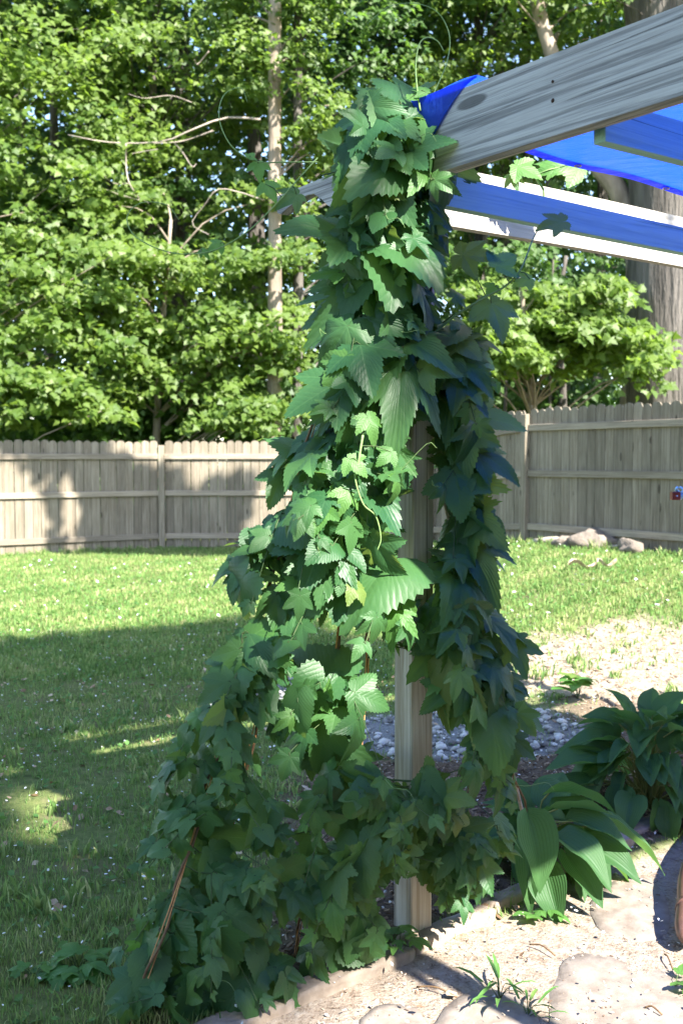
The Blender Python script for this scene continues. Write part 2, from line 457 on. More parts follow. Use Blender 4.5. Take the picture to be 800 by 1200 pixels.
# ------------------------------------------------------------------ grass and litter
def in_view(x, y, pad=.5):
    return np.abs(x) < (y * .3333 + pad)
def turf_density(x, y):
    sd_, bd, dt, gv = masks(x, y)
    d = (1 - sd_) * (1 - bd) * (1 - .93 * dt) * (1 - .9 * gv)
    bare = S((wob(x, y, 1.3, 7) + .5 * wob(x, y, 4, 2) - .25) / .35) * S((8.0 - y) / 1.5)
    return d * (1 - .85 * bare)
def make_grass(name, n, y0, y1, hmin, hmax, w, mat, label, lean=.5):
    y = y0 * (y1 / y0) ** RNG.random(n)
    x = (RNG.random(n) * 2 - 1) * (y * .3333 + .5)
    keep = RNG.random(n) < turf_density(x, y) * (y / y1) ** .35
    x, y = x[keep], y[keep]; n = len(x)
    cl = .6 + .7 * (.5 + .5 * wob(x, y, 5, 3))
    h = (hmin + (hmax - hmin) * RNG.random(n)) * cl
    z = ground_z(x, y) - .004
    a = RNG.random(n) * 2 * np.pi; l = lean * (0.2 + RNG.random(n)) * h
    b = RNG.random(n) * 2 * np.pi; ww = w * (.6 + .8 * RNG.random(n))
    dx, dy = np.cos(b) * ww / 2, np.sin(b) * ww / 2
    lx, ly = np.cos(a) * l, np.sin(a) * l
    v = np.empty((n, 5, 3))
    v[:, 0] = np.stack([x - dx, y - dy, z], -1); v[:, 1] = np.stack([x + dx, y + dy, z], -1)
    v[:, 2] = np.stack([x + lx * .35 - dx * .8, y + ly * .35 - dy * .8, z + h * .6], -1); v[:, 3] = np.stack([x + lx * .35 + dx * .8, y + ly * .35 + dy * .8, z + h * .6], -1)
    v[:, 4] = np.stack([x + lx, y + ly, z + h * .95], -1)
    f = np.array([[0, 1, 3], [0, 3, 2], [2, 3, 4]])[None] + (np.arange(n) * 5)[:, None, None]
    var = np.repeat(np.clip(.5 + .35 * wob(x, y, 1.7, 9) + RNG.normal(0, .2, n), 0, 1), 3)
    g = tri_mesh(name, v.reshape(-1, 3), f.reshape(-1, 3), mat, None, False, var)
    stuff(g, label, 'grass')
gm = var_mat('grass_blade', [(0, (.055, .14, .035)), (.4, (.125, .235, .06)), (.75, (.25, .33, .11)), (1, (.44, .42, .22))], .6, .3, (.42, .50, .14), .38)
make_grass('grass', 95000, 2.7, 8.0, .018, .055, .0042, gm, 'short patchy lawn grass in the shade beside the vine')
make_grass('grass', 120000, 7.0, 18.5, .03, .065, .011, gm, 'bright lawn grass running up to the fence')
# tall tufts along the fence and on the bank
def tufts(name, spots, label, hh=.16, n=26):
    mb = []
    xs, ys, hs = [], [], []
    for (x, y, k) in spots:
        for _ in range(n):
            xs.append(x + random.gauss(0, .04 * k)); ys.append(y + random.gauss(0, .04 * k)); hs.append(hh * k * random.uniform(.4, 1))
    x, y, h = map(np.array, (xs, ys, hs)); m = len(x)
    z = ground_z(x, y) - .004; a = RNG.random(m) * 6.28; l = h * RNG.uniform(.2, .8, m)
    b = RNG.random(m) * 6.28; w = .004 + .003 * RNG.random(m)
    dx, dy = np.cos(b) * w, np.sin(b) * w; lx, ly = np.cos(a) * l, np.sin(a) * l
    v = np.empty((m, 5, 3))
    v[:, 0] = np.stack([x - dx, y - dy, z], -1); v[:, 1] = np.stack([x + dx, y + dy, z], -1)
    v[:, 2] = np.stack([x + lx * .4 - dx, y + ly * .4 - dy, z + h * .65], -1); v[:, 3] = np.stack([x + lx * .4 + dx, y + ly * .4 + dy, z + h * .65], -1)
    v[:, 4] = np.stack([x + lx, y + ly, z + h], -1)
    f = np.array([[0, 1, 3], [0, 3, 2], [2, 3, 4]])[None] + (np.arange(m) * 5)[:, None, None]
    g = tri_mesh(name, v.reshape(-1, 3), f.reshape(-1, 3), gm, None, False, np.repeat(RNG.random(m), 3))
    stuff(g, label, 'grass')
sp_ = [(random.uniform(-5.5, -3), 0, random.uniform(.5, 1.1)) for _ in range(26)]
tufts('grass_tufts', [(x, 17.15 + (x + 3.05) * .61, k) for x, _, k in sp_] + [(2.2 + .57 * s, 14.0 - .82 * s, random.uniform(.6, 1.2)) for s in np.linspace(-1.5, 4, 26)], 'uncut grass tufts growing along the foot of the fence', .14)
tufts('grass_tufts', [(random.uniform(1.2, 3.2), random.uniform(5.9, 8.2), random.uniform(.5, 1.0)) for _ in range(22)] + [(1.25, 7.0, 1.3), (1.35, 6.9, 1.2)], 'sparse weedy grass tufts on the bare dirt bank', .10)
tufts('grass_tufts', [(random.uniform(-1.9, -.2), random.uniform(2.9, 6.5), random.uniform(.6, 1.2)) for _ in range(90)], 'longer grass tufts in the shaded lawn', .08, 16)

# broad weed leaves (clover, plantain) in the lawn
oval = np.array([[0, 0, 0], [-.28, .3, .04], [-.32, .6, .05], [0, 1, 0], [.32, .6, .05], [.28, .3, .04], [0, .5, -.03]])
oval_f = [[0, 6, 1], [1, 6, 2], [2, 6, 3], [3, 6, 4], [4, 6, 5], [5, 6, 0]]
def ground_leaves(name, n, region, size, mat, label, cat, dens=True, tilt=.45, lift=.02, var=None):
    x0, x1, y0, y1 = region
    y = RNG.uniform(y0, y1, n); x = RNG.uniform(x0, x1, n)
    k = in_view(x, y)
    if dens: k &= RNG.random(n) < turf_density(x, y)
    x, y = x[k], y[k]; n = len(x)
    nn = np.stack([RNG.normal(0, tilt, n), RNG.normal(0, tilt, n), np.ones(n)], -1); a = RNG.random(n) * 6.28
    R = frames(nn, np.stack([np.cos(a), np.sin(a), np.zeros(n)], -1))
    pos = np.stack([x, y, ground_z(x, y) + lift * RNG.random(n) + .004], -1)
    o = scatter(name, oval, oval_f, pos, R, RNG.uniform(size[0], size[1], n), mat, None, var)
    stuff(o, label, cat)
weed = var_mat('weed_leaf', [(0, (.05, .13, .03)), (1, (.12, .24, .06))], .55, .35, (.25, .45, .08), .3)
fluff = var_mat('white_fluff', [(0, (.5, .48, .45)), (1, (.8, .8, .8))], .9)
litter = var_mat('dry_leaf_litter', [(0, (.12, .07, .04)), (.5, (.28, .19, .12)), (1, (.48, .39, .29))], .85)
ground_leaves('clover_leaves', 6000, (-3.2, 1.5, 2.7, 8.5), (.014, .04), weed, 'small clover and plantain leaves among the shaded grass', 'weeds', lift=.035)
ground_leaves('clover_leaves', 4200, (-5, 4.5, 8.5, 15), (.03, .06), weed, 'clover leaves scattered through the sunny lawn', 'weeds', lift=.03)
ground_leaves('cottonwood_fluff', 3600, (-3.2, 1.8, 2.7, 9), (.006, .017), fluff, 'white seed fluff scattered over the shaded grass', 'seed fluff', False, lift=.035)
ground_leaves('cottonwood_fluff', 500, (-4.8, 4.5, 8.5, 15), (.02, .045), fluff, 'white clover flowers scattered over the sunny lawn', 'flowers', True, lift=.06)
ground_leaves('leaf_litter', 420, (-2.5, .6, 2.7, 8), (.02, .05), litter, 'small dry brown leaves lying in the shaded lawn', 'leaf litter', False, lift=.03)

# bits on soil: bark mulch, twigs, pebbles
cube_v = np.array([(x, y, z) for z in (-.5, .5) for y in (-.5, .5) for x in (-.5, .5)]) * np.array([1, .35, .14])
cube_f = [[0, 2, 3, 1], [4, 5, 7, 6], [0, 1, 5, 4], [2, 6, 7, 3], [0, 4, 6, 2], [1, 3, 7, 5]]
def chips(name, n, test, bounds, size, mat, label, cat, lift=.006):
    x = RNG.uniform(bounds[0], bounds[1], n); y = RNG.uniform(bounds[2], bounds[3], n)
    k = RNG.random(n) < test(x, y); x, y = x[k], y[k]; n = len(x)
    nn = np.stack([RNG.normal(0, .4, n), RNG.normal(0, .4, n), np.ones(n)], -1); a = RNG.random(n) * 6.28
    R = frames(nn, np.stack([np.cos(a), np.sin(a), np.zeros(n)], -1))
    pos = np.stack([x, y, ground_z(x, y) + lift * RNG.random(n)], -1)
    s = RNG.uniform(size[0], size[1], n)
    o = scatter(name, cube_v, cube_f, pos, R, np.stack([s * RNG.uniform(.6, 1.5, n), s * RNG.uniform(.4, 1.3, n), s * RNG.uniform(.5, 1.2, n)], -1), mat)
    stuff(o, label, cat)
mulch = var_mat('bark_mulch', [(0, (.05, .03, .02)), (.5, (.17, .11, .07)), (1, (.40, .30, .21))], .9)
def t_bed(x, y): return masks(x, y)[1]
chips('bark_mulch', 15000, t_bed, (-.3, 3, 2.6, 5.2), (.008, .028), mulch, 'brown bark mulch and debris in the planting bed', 'mulch', .016)
def t_sand(x, y):
    return masks(x, y)[0] * (.25 + .75 * S((wob(x, y, 5, 2) + .1) / .5))
crumb = var_mat('soil_crumbs', [(0, (.11, .07, .05)), (.4, (.28, .20, .14)), (1, (.52, .44, .35))], .95)
chips('soil_crumbs', 9000, t_sand, (-.4, 1.7, 2.3, 4.2), (.003, .012), crumb, 'brown soil crumbs and wood bits on the sandy path', 'soil crumbs', .006)
chips('soil_crumbs', 1500, lambda x, y: masks(x, y)[0] * S((wob(x, y, 9, 2) + .0) / .5), (-.2, 1.5, 2.4, 3.6), (.003, .010), crumb, 'grit and wood bits strewn over the flagstones', 'soil crumbs', .034)
chips('soil_crumbs', 9000, lambda x, y: masks(x, y)[2], (.6, 4, 5.2, 8.8), (.01, .035), crumb, 'small clods and stones on the bare dirt bank', 'soil crumbs', .01)

# pebble shape
def rock(seed, sub=2, amp=.22, flat=(1, .8, .6)):
    import bmesh
    bm = bmesh.new(); bmesh.ops.create_icosphere(bm, subdivisions=sub, radius=.5)
    r = random.Random(seed); ph = [r.uniform(0, 6) for _ in range(6)]
    vs = []
    for v in bm.verts:
        c = v.co.normalized()
        k = 1 + amp * (math.sin(c.x * 3 + ph[0]) * math.cos(c.y * 3.3 + ph[1]) + .5 * math.sin(c.z * 5 + c.x * 4 + ph[2]) + .3 * math.sin(c.y * 9 + ph[3]) * math.sin(c.x * 8 + ph[4]))
        vs.append((c.x * .5 * k * flat[0], c.y * .5 * k * flat[1], c.z * .5 * k * flat[2]))
    fs = [[v.index for v in f.verts] for f in bm.faces]; bm.free()
    return vs, fs
pv, pf = rock(3, 1, .15)
def pebbles(name, n, test, bounds, size, mat, label, z=.3):
    x = RNG.uniform(bounds[0], bounds[1], n); y = RNG.uniform(bounds[2], bounds[3], n)
    k = RNG.random(n) < test(x, y); x, y = x[k], y[k]; n = len(x)
    nn = np.stack([RNG.normal(0, .3, n), RNG.normal(0, .3, n), np.ones(n)], -1); a = RNG.random(n) * 6.28
    R = frames(nn, np.stack([np.cos(a), np.sin(a), np.zeros(n)], -1))
    s = RNG.uniform(0, 1, n) ** 2.2 * (size[1] - size[0]) + size[0]
    pos = np.stack([x, y, ground_z(x, y) + s * z], -1)
    o = scatter(name, pv, pf, pos, R, s, mat, smooth=True)
    stuff(o, label, 'gravel')
peb = var_mat('river_pebble', [(0, (.15, .14, .13)), (.5, (.32, .31, .29)), (1, (.55, .53, .50))], .8, bump=.1)
pebbles('river_pebbles', 5200, lambda x, y: masks(x, y)[3], (-1.2, 2.0, 4.6, 7.4), (.012, .062), peb, 'pale rounded river pebbles in the shade behind the post', .25)
pebbles('river_pebbles', 900, lambda x, y: .6 * masks(x, y)[1] + .15 * masks(x, y)[0], (-.2, 2, 2.5, 5.0), (.006, .022), peb, 'tiny loose stones in the soil around the edging', .25)

# ------------------------------------------------------------------ edging stones and flagstones
stone = simple_mat('edging_stone', (.18, .14, .105), (.36, .30, .245), 12, .9, .6, .006, rnd=.15)
flag = simple_mat('flagstone', (.15, .12, .095), (.27, .235, .20), 14, .85, .5, .005, rnd=.1)
def slab(name, outline, z0, z1, mat, label, cat, group, round_=.012, amp=.006):
    c = Vector((sum(p[0] for p in outline) / len(outline), sum(p[1] for p in outline) / len(outline)))
    pts = spline([Vector((p[0] - c.x, p[1] - c.y, 0)) for p in outline + [outline[0]]], 44)[:-1]
    n = len(pts); vs = []; fs = []
    rings = [(1.0, z0), (1.0, z1 - round_), (1 - round_ * 3, z1), (.72, z1 + .002), (.4, z1 + .003)]
    ph = random.uniform(0, 9)
    for (k, z) in rings:
        for i, p in enumerate(pts):
            j = 1 + amp * 3 * math.sin(i * 1.9 + ph) + amp * 2 * math.sin(i * .7 + ph * 2)
            vs.append((p.x * k * j, p.y * k * j, z + amp * .5 * math.sin(p.x * 20 + p.y * 31 + ph)))
    for r in range(len(rings) - 1):
        for i in range(n): fs.append((r * n + i, r * n + (i + 1) % n, (r + 1) * n + (i + 1) % n, (r + 1) * n + i))
    vs.append((0, 0, z1 + .003)); m = len(vs) - 1; b = (len(rings) - 1) * n
    for i in range(n): fs.append((b + i, b + (i + 1) % n, m))
    o = build(name, vs, fs, mat, None, True)
    o.location = (c.x, c.y, gz(c.x, c.y))
    return tag(o, label, cat, group)
def strip_outline(u0, u1, v0, v1):
    r = random.uniform
    pts = [(u0, v0), ((u0 + u1) / 2, v0 + r(-.008, .008)), (u1, v0), (u1 + .012, (v0 + v1) / 2), (u1, v1), ((u0 + u1) / 2, v1 + r(-.008, .008)), (u0, v1), (u0 - .01, (v0 + v1) / 2)]
    return [uv2xy(a + r(-.004, .004), b + r(-.004, .004)) for a, b in pts]
edge_lab = ['pale edging stone in the shade by the foot of the left twine', 'long pale edging stone left of the post foot', 'pale edging stone touching the foot of the wooden post', 'pale edging stone below the front hosta, right of the post', 'pale edging stone at the right end under the back hosta leaves', 'last edging stone beside the brown downspout']
for i, (u0, u1, vv) in enumerate([(1.20, 1.66, 2.27), (1.69, 2.12, 2.275), (2.15, 2.52, 2.29), (2.55, 2.86, 2.31), (2.93, 3.4, 2.36), (3.44, 3.9, 2.40)]):
    slab('edging_stone', strip_outline(u0, u1, vv, vv + .075), -.04, .022, stone, edge_lab[i], 'edging stone', 'pale stones edging the planting bed')
def px_ground(px, py):
    b = (600 - py) / 1200.0; dy = _cp + b * _sp; dz = -_sp + b * _cp; k = -EYE / dz
    return ((px - 400) / 1200 * k, dy * k)
flags = [([(642, 1160), (662, 1118), (700, 1112), (742, 1124), (800, 1140), (850, 1175), (860, 1230), (800, 1270), (700, 1272), (648, 1225)], 'large rounded pale flagstone lying at the bottom right corner'),
         ([(520, 1175), (560, 1155), (610, 1165), (635, 1205), (610, 1240), (540, 1245), (505, 1210)], 'small pale flagstone at the bottom edge left of the big one'),
         ([(700, 1040), (735, 1022), (772, 1035), (785, 1080), (760, 1098), (710, 1090), (690, 1062)], 'pale flagstone between the front hosta and the brown downspout'),
         ([(420, 1190), (450, 1172), (490, 1178), (500, 1210), (470, 1235), (425, 1225)], 'smallest pale flagstone below the edging at the bottom centre')]
for pts, lab in flags:
    slab('flagstone', [px_ground(*p) for p in pts], -.03, .006, flag, lab, 'flagstone', 'flagstones set in the sandy path', .006, .004)

# ------------------------------------------------------------------ fence
def fence_panel(p0, p1, z0, z1, label, lefthand_post=True):
    p0 = Vector((p0[0], p0[1], 0)); p1 = Vector((p1[0], p1[1], 0))
    L = (p1 - p0).length; ang = math.atan2(p1.y - p0.y, p1.x - p0.x)
    t = thing('fence_panel', label, 'fence panel', (p0.x, p0.y, z0), ang, 'weathered wooden fence panels around the yard')
    slope = (z1 - z0) / L
    x = .06; w = .135
    while x < L - .06:
        ww = w + random.uniform(-.012, .012)
        x1 = min(x + ww, L - .05)
        h = 1.83 + random.uniform(-.015, .015); c = (x + x1) / 2
        pts = [(x, .02), (x1, .02), (x1, h - .045), (x1 - .02, h - .012), (c, h), (x + .02, h - .012), (x, h - .045)]
        d = random.uniform(.0, .006); n = len(pts)
        tw = random.uniform(-.006, .006)
        vs = [(a - c, .02 + d, b) for a, b in pts] + [(a - c, .038 + d, b) for a, b in pts]
        fs = [tuple(range(n)), tuple(reversed(range(n, 2 * n)))] + [(k, k + n, (k + 1) % n + n, (k + 1) % n) for k in range(n)]
        o = build('plank', vs, fs, M['plank'], t)
        o.location = (c, 0, slope * c - .02); o.rotation_euler = (0, tw * .5, tw * 3)
        x = x1 + random.uniform(.004, .012)
    for k, zz in enumerate((.20, .93, 1.55)):
        m = MB(); b = .004
        m.box(.05, L - .05, -.018, .019, -.045, .045, b)
        r = m.build('rail', M['rail'], t); r.location = (0, 0, zz); r.rotation_euler = (0, -math.atan(slope), 0)
    m = MB(); m.box(-.05, .05, -.06, .04, -.3, 1.74, .008)
    m.build('post', M['plank'], t)
    return t
def hz(p): return float(hill(p[0], p[1]))
FP = [(-8.3, 14.18), (-5.8, 15.72), (-3.05, 17.4), (-.75, 17.46), (.25, 17.4), (1.39, 15.75), (2.53, 14.1), (4.25, 11.65), (5.65, 9.65), (7.0, 7.7)]
FL = ['fence panel beyond the left edge of the yard', 'sun-dappled fence panel at the far left', 'shaded fence panel just right of the leaning left fence post', 'fence panel behind the left side of the vine', 'fence panel in the corner behind the vine', 'fence panel left of the tall grey fence post on the right', 'shaded fence panel right of the tall grey fence post', 'fence panel running past the right edge', 'last fence panel out beyond the right edge']
for i in range(len(FP) - 1):
    fence_panel(FP[i], FP[i + 1], hz(FP[i]), hz(FP[i + 1]), FL[i])

# boulder and rubble by the right fence, driftwood scraps on the lawn
rv, rf = rock(21, 3, .3, (1.2, .8, .7))
rm = simple_mat('grey_brown_rock', (.10, .085, .07), (.24, .20, .17), 5, .95, 1.0, .03)
for k, (px, Y, s, lab) in enumerate([(697, 12.9, .46, 'large lumpy brown rock at the foot of the right fence'), (740, 12.2, .34, 'smaller brown rock right of the large one by the fence'), (664, 13.0, .28, 'small brown rock left of the large one by the fence')]):
    x = (px - 400) / 1200 * Y
    o = build('rock', [(a * s, b * s, c * s) for a, b, c in rv], rf, rm, None, True)
    o.location = (x, Y, hz((x, Y)) + s * .12); o.rotation_euler = (0, 0, k * 1.3)
    tag(o, lab, 'rock', 'brown rocks along the fence foot')
m = MB(); m.tube(spline([(0, 0, 0), (.35, .02, .03), (.75, -.03, .0), (1.3, .02, .01)], 10), [.03, .05, .045, .05, .04, .045, .04, .035, .03, .015], 7, True, .15)
o = m.build('log', M['dead'], None, True); o.location = (2.55, 13.6, hz((2.55, 13.6)) + .03); o.rotation_euler = (0, 0, -.8)
tag(o, 'weathered grey branch lying along the right fence foot', 'branch')
for k, (px, py, s, lab) in enumerate([(683, 676, .30, 'curled pale dry leaf scrap lying on the right lawn'), (712, 672, .2, 'small whitish dry scrap right of the longer one on the lawn')]):
    Y = 10.6; x = (px - 400) / 1200 * Y; r = random.Random(k + 5)
    vs = []; fs = []
    for i in range(7):
        for j in range(4):
            vs.append(((i / 6 - .5) * s + r.uniform(-.01, .01), (j / 3 - .5) * s * .35 * math.sin(.4 + i / 6 * 2.4) , .04 * math.sin(i * 1.1 + k) + .03 * (j - 1.5) ** 2 * .6 + .03))
    for i in range(6):
        for j in range(3): a = i * 4 + j; fs.append((a, a + 4, a + 5, a + 1))
    o = build('dry_leaf', vs, fs, simple_mat('dry_scrap', (.30, .22, .15), (.55, .46, .36), 20), None, True)
    o.location = (x, Y, gz(x, Y)); tag(o, lab, 'dry leaf')

# ------------------------------------------------------------------ pergola
DM = Vector((.6, -.8, 0)); DR = Vector((.8, .6, 0))            # main beam towards the camera, rafters to the right
CORNER = Vector((.223, 3.20, 0)); PC = CORNER + DR * .0445 - DM * .0445
ANG = math.atan2(DR.y, DR.x)
AM = math.atan2(DM.y, DM.x)
pg = thing('pergola', 'weathered timber pergola post with beams reaching to the upper right', 'pergola', (PC.x, PC.y, 0), 0)
def local(o, p, rz):
    o.location = (p.x - PC.x, p.y - PC.y, p.z); o.rotation_euler = (0, 0, rz); return o
def post_at(c, h=2.6):
    m = MB(); z0 = gz(c.x, c.y) - .1; n = 14
    for k in range(1): m.box(-.0445, .0445, -.0445, .0445, z0, h, .004)
    return local(m.build('post', M['post'], pg), Vector((c.x, c.y, 0)), ANG)
post_at(PC, 2.40)
post_at(PC + DM * 2.4, 2.38)
post_at(PC + DR * 3.0 - DM * .15, 2.40)
post_at(PC + DR * 3.0 + DM * 2.4, 2.38)
# main beam: local x along DM, its left face is local -y side ... shaped end with a cove
def profile_beam(name, prof, y0, y1, mat):
    n = len(prof); vs = [(a, y0, b) for a, b in prof] + [(a, y1, b) for a, b in prof]
    fs = [tuple(range(n)), tuple(reversed(range(n, 2 * n)))] + [(k, k + n, (k + 1) % n + n, (k + 1) % n) for k in range(n)]
    return build(name, vs, fs, mat, pg)
def rot_beam(prof, origin, name, y0, y1, mat, ang):
    o = profile_beam(name, prof, y0, y1, mat); return local(o, origin, ang)
ZB, ZT = 2.385, 2.60
def stub_prof():
    pr = [(-.66, 2.485), (-.66, 2.425)]
    for k in range(9):
        a = k / 8; pr.append((-.64 + .33 * a, 2.418 + .035 * math.sin(a * math.pi * .85) - .062 * S(max(0, (a - .55) / .45))))
    return pr + [(-.105, 2.365), (-.105, 2.495)]
# the face seen from the left lies on the left side of the post
left = -DR * (.0445 + .02)
rot_beam([(-.10, ZB), (2.75, ZB - .022), (2.75, ZT - .058), (-.10, ZT + .005)], PC + left, 'main_beam', -.019, .019, M['beam'], AM)
rot_beam(stub_prof(), PC + left, 'beam_end', -.019, .019, M['beam'], AM)
rot_beam([(-.10, ZB + .012), (2.7, ZB - .010), (2.7, ZT - .09), (-.10, ZT - .02)], PC + left + DR * .041, 'beam_backing', -.019, .019, M['board'], AM)
# right hand main beam
rot_beam([(-.5, ZB), (2.7, ZB), (2.7, ZT - .03), (-.5, ZT - .03)], PC + DR * 3.0 + DR * .066, 'side_beam', -.019, .019, M['beam'], AM)
def rafter(t, z0, z1, bow, x0, x1, name='rafter', mat=None, thick=.038, top_bow=None):
    n = 14; pr = []
    for k in range(n + 1):
        a = k / n; pr.append((x0 + (x1 - x0) * a, z0 + bow * 4 * a * (1 - a)))
    for k in range(n, -1, -1):
        a = k / n; pr.append((x0 + (x1 - x0) * a, z1 + (bow if top_bow is None else top_bow) * 4 * a * (1 - a)))
    return rot_beam(pr, PC + DM * t, name, -thick / 2, thick / 2, mat or M['board'], ANG)
rafter(.105, 2.315, 2.408, .0, -.0, 3.0, 'header_board', M['tarp_tint'])
rafter(-.17, 2.335, 2.53, .012, -.02, 3.15, 'header_board', top_bow=.02)
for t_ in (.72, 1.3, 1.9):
    rafter(t_, 2.375 - .025 * t_, 2.48 - .025 * t_, .018, .0, 2.98, 'rafter', M['tarp_tint'])
rafter(2.3, 2.315, 2.47, 0, -.0, 3.0, 'header_board')
# nail holes in the main beam face
for (a, z) in ((.635, 2.518), (.635, 2.470)):
    m = MB(); m.tube([(0, 0, 0), (0, -.0022, 0)], [.006 if z < 2.5 else .0035, .004], 8)
    o = m.build('nail_head', simple_mat('rusty_nail', (.02, .012, .01), (.06, .03, .02), 60, .8), pg)
    pp = PC + left + DM * a - DR * .0192; local(o, Vector((pp.x, pp.y, z)), ANG + math.pi / 2 * 0)
    o.rotation_euler = (0, 0, ANG - math.pi / 2)

# ------------------------------------------------------------------ blue tarp
def tarp_mat():
    t = NT('blue_tarp'); tc = t.n('ShaderNodeTexCoord'); o = tc.outputs['Object']
    ck = t.n('ShaderNodeTexChecker'); t.set(ck, 'Vector', o); ck.inputs['Scale'].default_value = 420
    n1 = t.noise(o, 5, 4); n2 = t.noise(o, 60, 3)
    c = t.ramp(n1, [(.3, (.012, .065, .50)), (.7, (.022, .11, .66))])
    p = t.n('ShaderNodeBsdfPrincipled'); t.set(p, 'Base Color', c); t.set(p, 'Roughness', .42); t.set(p, 'Specular IOR Level', .4)
    h = t.math('ADD', t.math('MULTIPLY', ck.outputs[1], .25), t.math('MULTIPLY', n2, .8))
    t.set(p, 'Normal', t.bump(t.math('ADD', h, t.math('MULTIPLY', t.noise(t.mapping(o, (1, 3, 1)), 3.0, 4, .6, 1.2), 9)), .5, .004))
    tr = t.n('ShaderNodeBsdfTranslucent'); t.set(tr, 'Color', (.012, .075, .72))
    mx = t.n('ShaderNodeMixShader'); mx.inputs[0].default_value = .62
    t.t.links.new(p.outputs[0], mx.inputs[1]); t.t.links.new(tr.outputs[0], mx.inputs[2])
    return t.done(mx.outputs[0])
M['tarp'] = tarp_mat()
def grid_sheet(f, nu, nv):
    vs = [f(i / nu, j / nv) for i in range(nu + 1) for j in range(nv + 1)]
    fs = [(i * (nv + 1) + j, (i + 1) * (nv + 1) + j, (i + 1) * (nv + 1) + j + 1, i * (nv + 1) + j + 1) for i in range(nu) for j in range(nv)]
    return vs, fs
def tarp_fn(a, b):
    # a across (from main beam outwards to the right), b along (from header towards the camera)
    r = a * 2.70 - .03
    t0 = .13 + .0 * a
    t = t0 + b * (2.62 - t0)
    sag = -.02 * math.sin(a * math.pi) * (1 - .3 * math.cos(b * math.pi * 8)) + .006 * math.sin(a * 23 + b * 9)
    z = ZT - .010 - .026 * t + sag - .045 * max(0, 1 - b * 7)
    p = PC + DR * r + DM * t
    return (p.x, p.y, z)
tp = thing('tarp', 'bright blue plastic tarp stretched over the pergola beams', 'tarp', (0, 0, 0))
vs, fs = grid_sheet(tarp_fn, 46, 40); build('sheet', vs, fs, M['tarp'], tp, True)
def hem_fn(a, b):
    x, y, z = tarp_fn(a, b * .014); return (x, y, z - .0025)
vs, fs = grid_sheet(hem_fn, 46, 2); build('hem', vs, fs, M['tarp'], tp, True)
grm = simple_mat('brass_eyelet', (.45, .34, .12), (.6, .46, .2), 30, .35, .1, .001, .6)
for k in range(6):
    c = Vector(tarp_fn(.05 + k * .18, .007)); m = MB(); n = 16
    m.tube([c + Vector((math.cos(w) * .011, math.sin(w) * .011, -.004)) for w in np.linspace(0, 2 * math.pi, n)], .0025, 5, False); m.build('eyelet', grm, tp, True)
# flap folded down over the left face of the main beam beside the post
def flap_fn(a, b):
    # a: along beam from +.40 towards the post and beyond to -.18 ; b: down the face
    t = .36 - .56 * a
    full = S(min(1, a / .62)) * .232 + .004
    d = full * b
    off = .0445 + .04 + .003 + .010 * math.sin(b * 3.1) * a + .004 * math.sin(a * 17 + b * 4) * b
    z = ZT + .014 - d + .008 * a * (1 - b)
    out = 0
    if a > .55: out = (a - .55) * .05 * (1 - b)
    p = PC - DR * (off + out) + DM * t
    return (p.x, p.y, z)
vs, fs = grid_sheet(flap_fn, 34, 16); build('folded_flap', vs, fs, M['tarp'], tp, True)
def top_fn(a, b):
    t = .36 - .56 * a; p = PC - DR * (.0875 - b * .13) + DM * t
    return (p.x, p.y, ZT + .0145 + .008 * a + .004 * math.sin(a * 13))
vs, fs = grid_sheet(top_fn, 24, 4); build('corner_fold', vs, fs, M['tarp'], tp, True)

# ------------------------------------------------------------------ brown downspout at the right edge
m = MB()
_g = [px_ground(*q) for q in ((803, 1116), (806, 1085), (812, 1040), (850, 985), (940, 940))]
pth = spline([(g[0], g[1], z) for g, z in zip(_g, (.04, .055, .08, .11, .14))], 22)
m.tube(pth, [.018, .032, .038] + [.040] * 19, 14, True)
brown = simple_mat('brown_painted_metal', (.10, .05, .035), (.15, .075, .055), 14, .35, .05, .002, .5)
dsp = thing('downspout', 'brown rounded downspout end resting on the sandy ground at the right edge', 'downspout', (0, 0, 0))
m.build('pipe', brown, dsp, True)
m = MB(); m.tube([pth[5], pth[5].lerp(pth[6], .5)], [.043, .043], 14, True); m.build('collar', brown, dsp, True)

# hanging feeder just entering the frame on the right
fd = thing('hanging_feeder', 'small dark red hanging feeder with light blue plastic by the right edge', 'feeder', (0, 0, 0))
c = P(790, 581, 4.2)
m = MB(); m.box(c.x - .016, c.x + .020, c.y - .016, c.y + .016, c.z - .017, c.z + .017, .003)
m.build('base_block', simple_mat('dark_red_plastic', (.14, .022, .012), (.22, .035, .02), 20, .35, .05, .001, .5), fd)
bm_ = simple_mat('light_blue_plastic', (.25, .52, .75), (.5, .74, .9), 40, .3, .6, .004, .6)
for k in range(5):
    m = MB(); pts = [c + Vector((.01 + .016 * k, random.uniform(-.015, .015), .0)) + Vector((random.uniform(-.01, .02), random.uniform(-.01, .01), -.012 + .012 * j)) for j in range(5)]
    m.tube(spline(pts, 9), .006, 5); m.build('ribbon', bm_, fd, True)
m = MB(); m.tube([c + Vector((.02, 0, 0)), c + Vector((.13, 0, .0))], .011, 10); m.build('bottle_neck', bm_, fd, True)
m = MB(); m.tube([c + Vector((.13, 0, 0)), c + Vector((.15, 0, .02)), c + Vector((.16, 0, 1.0))], .004, 6)
m.build('hanger', brown, fd, True)

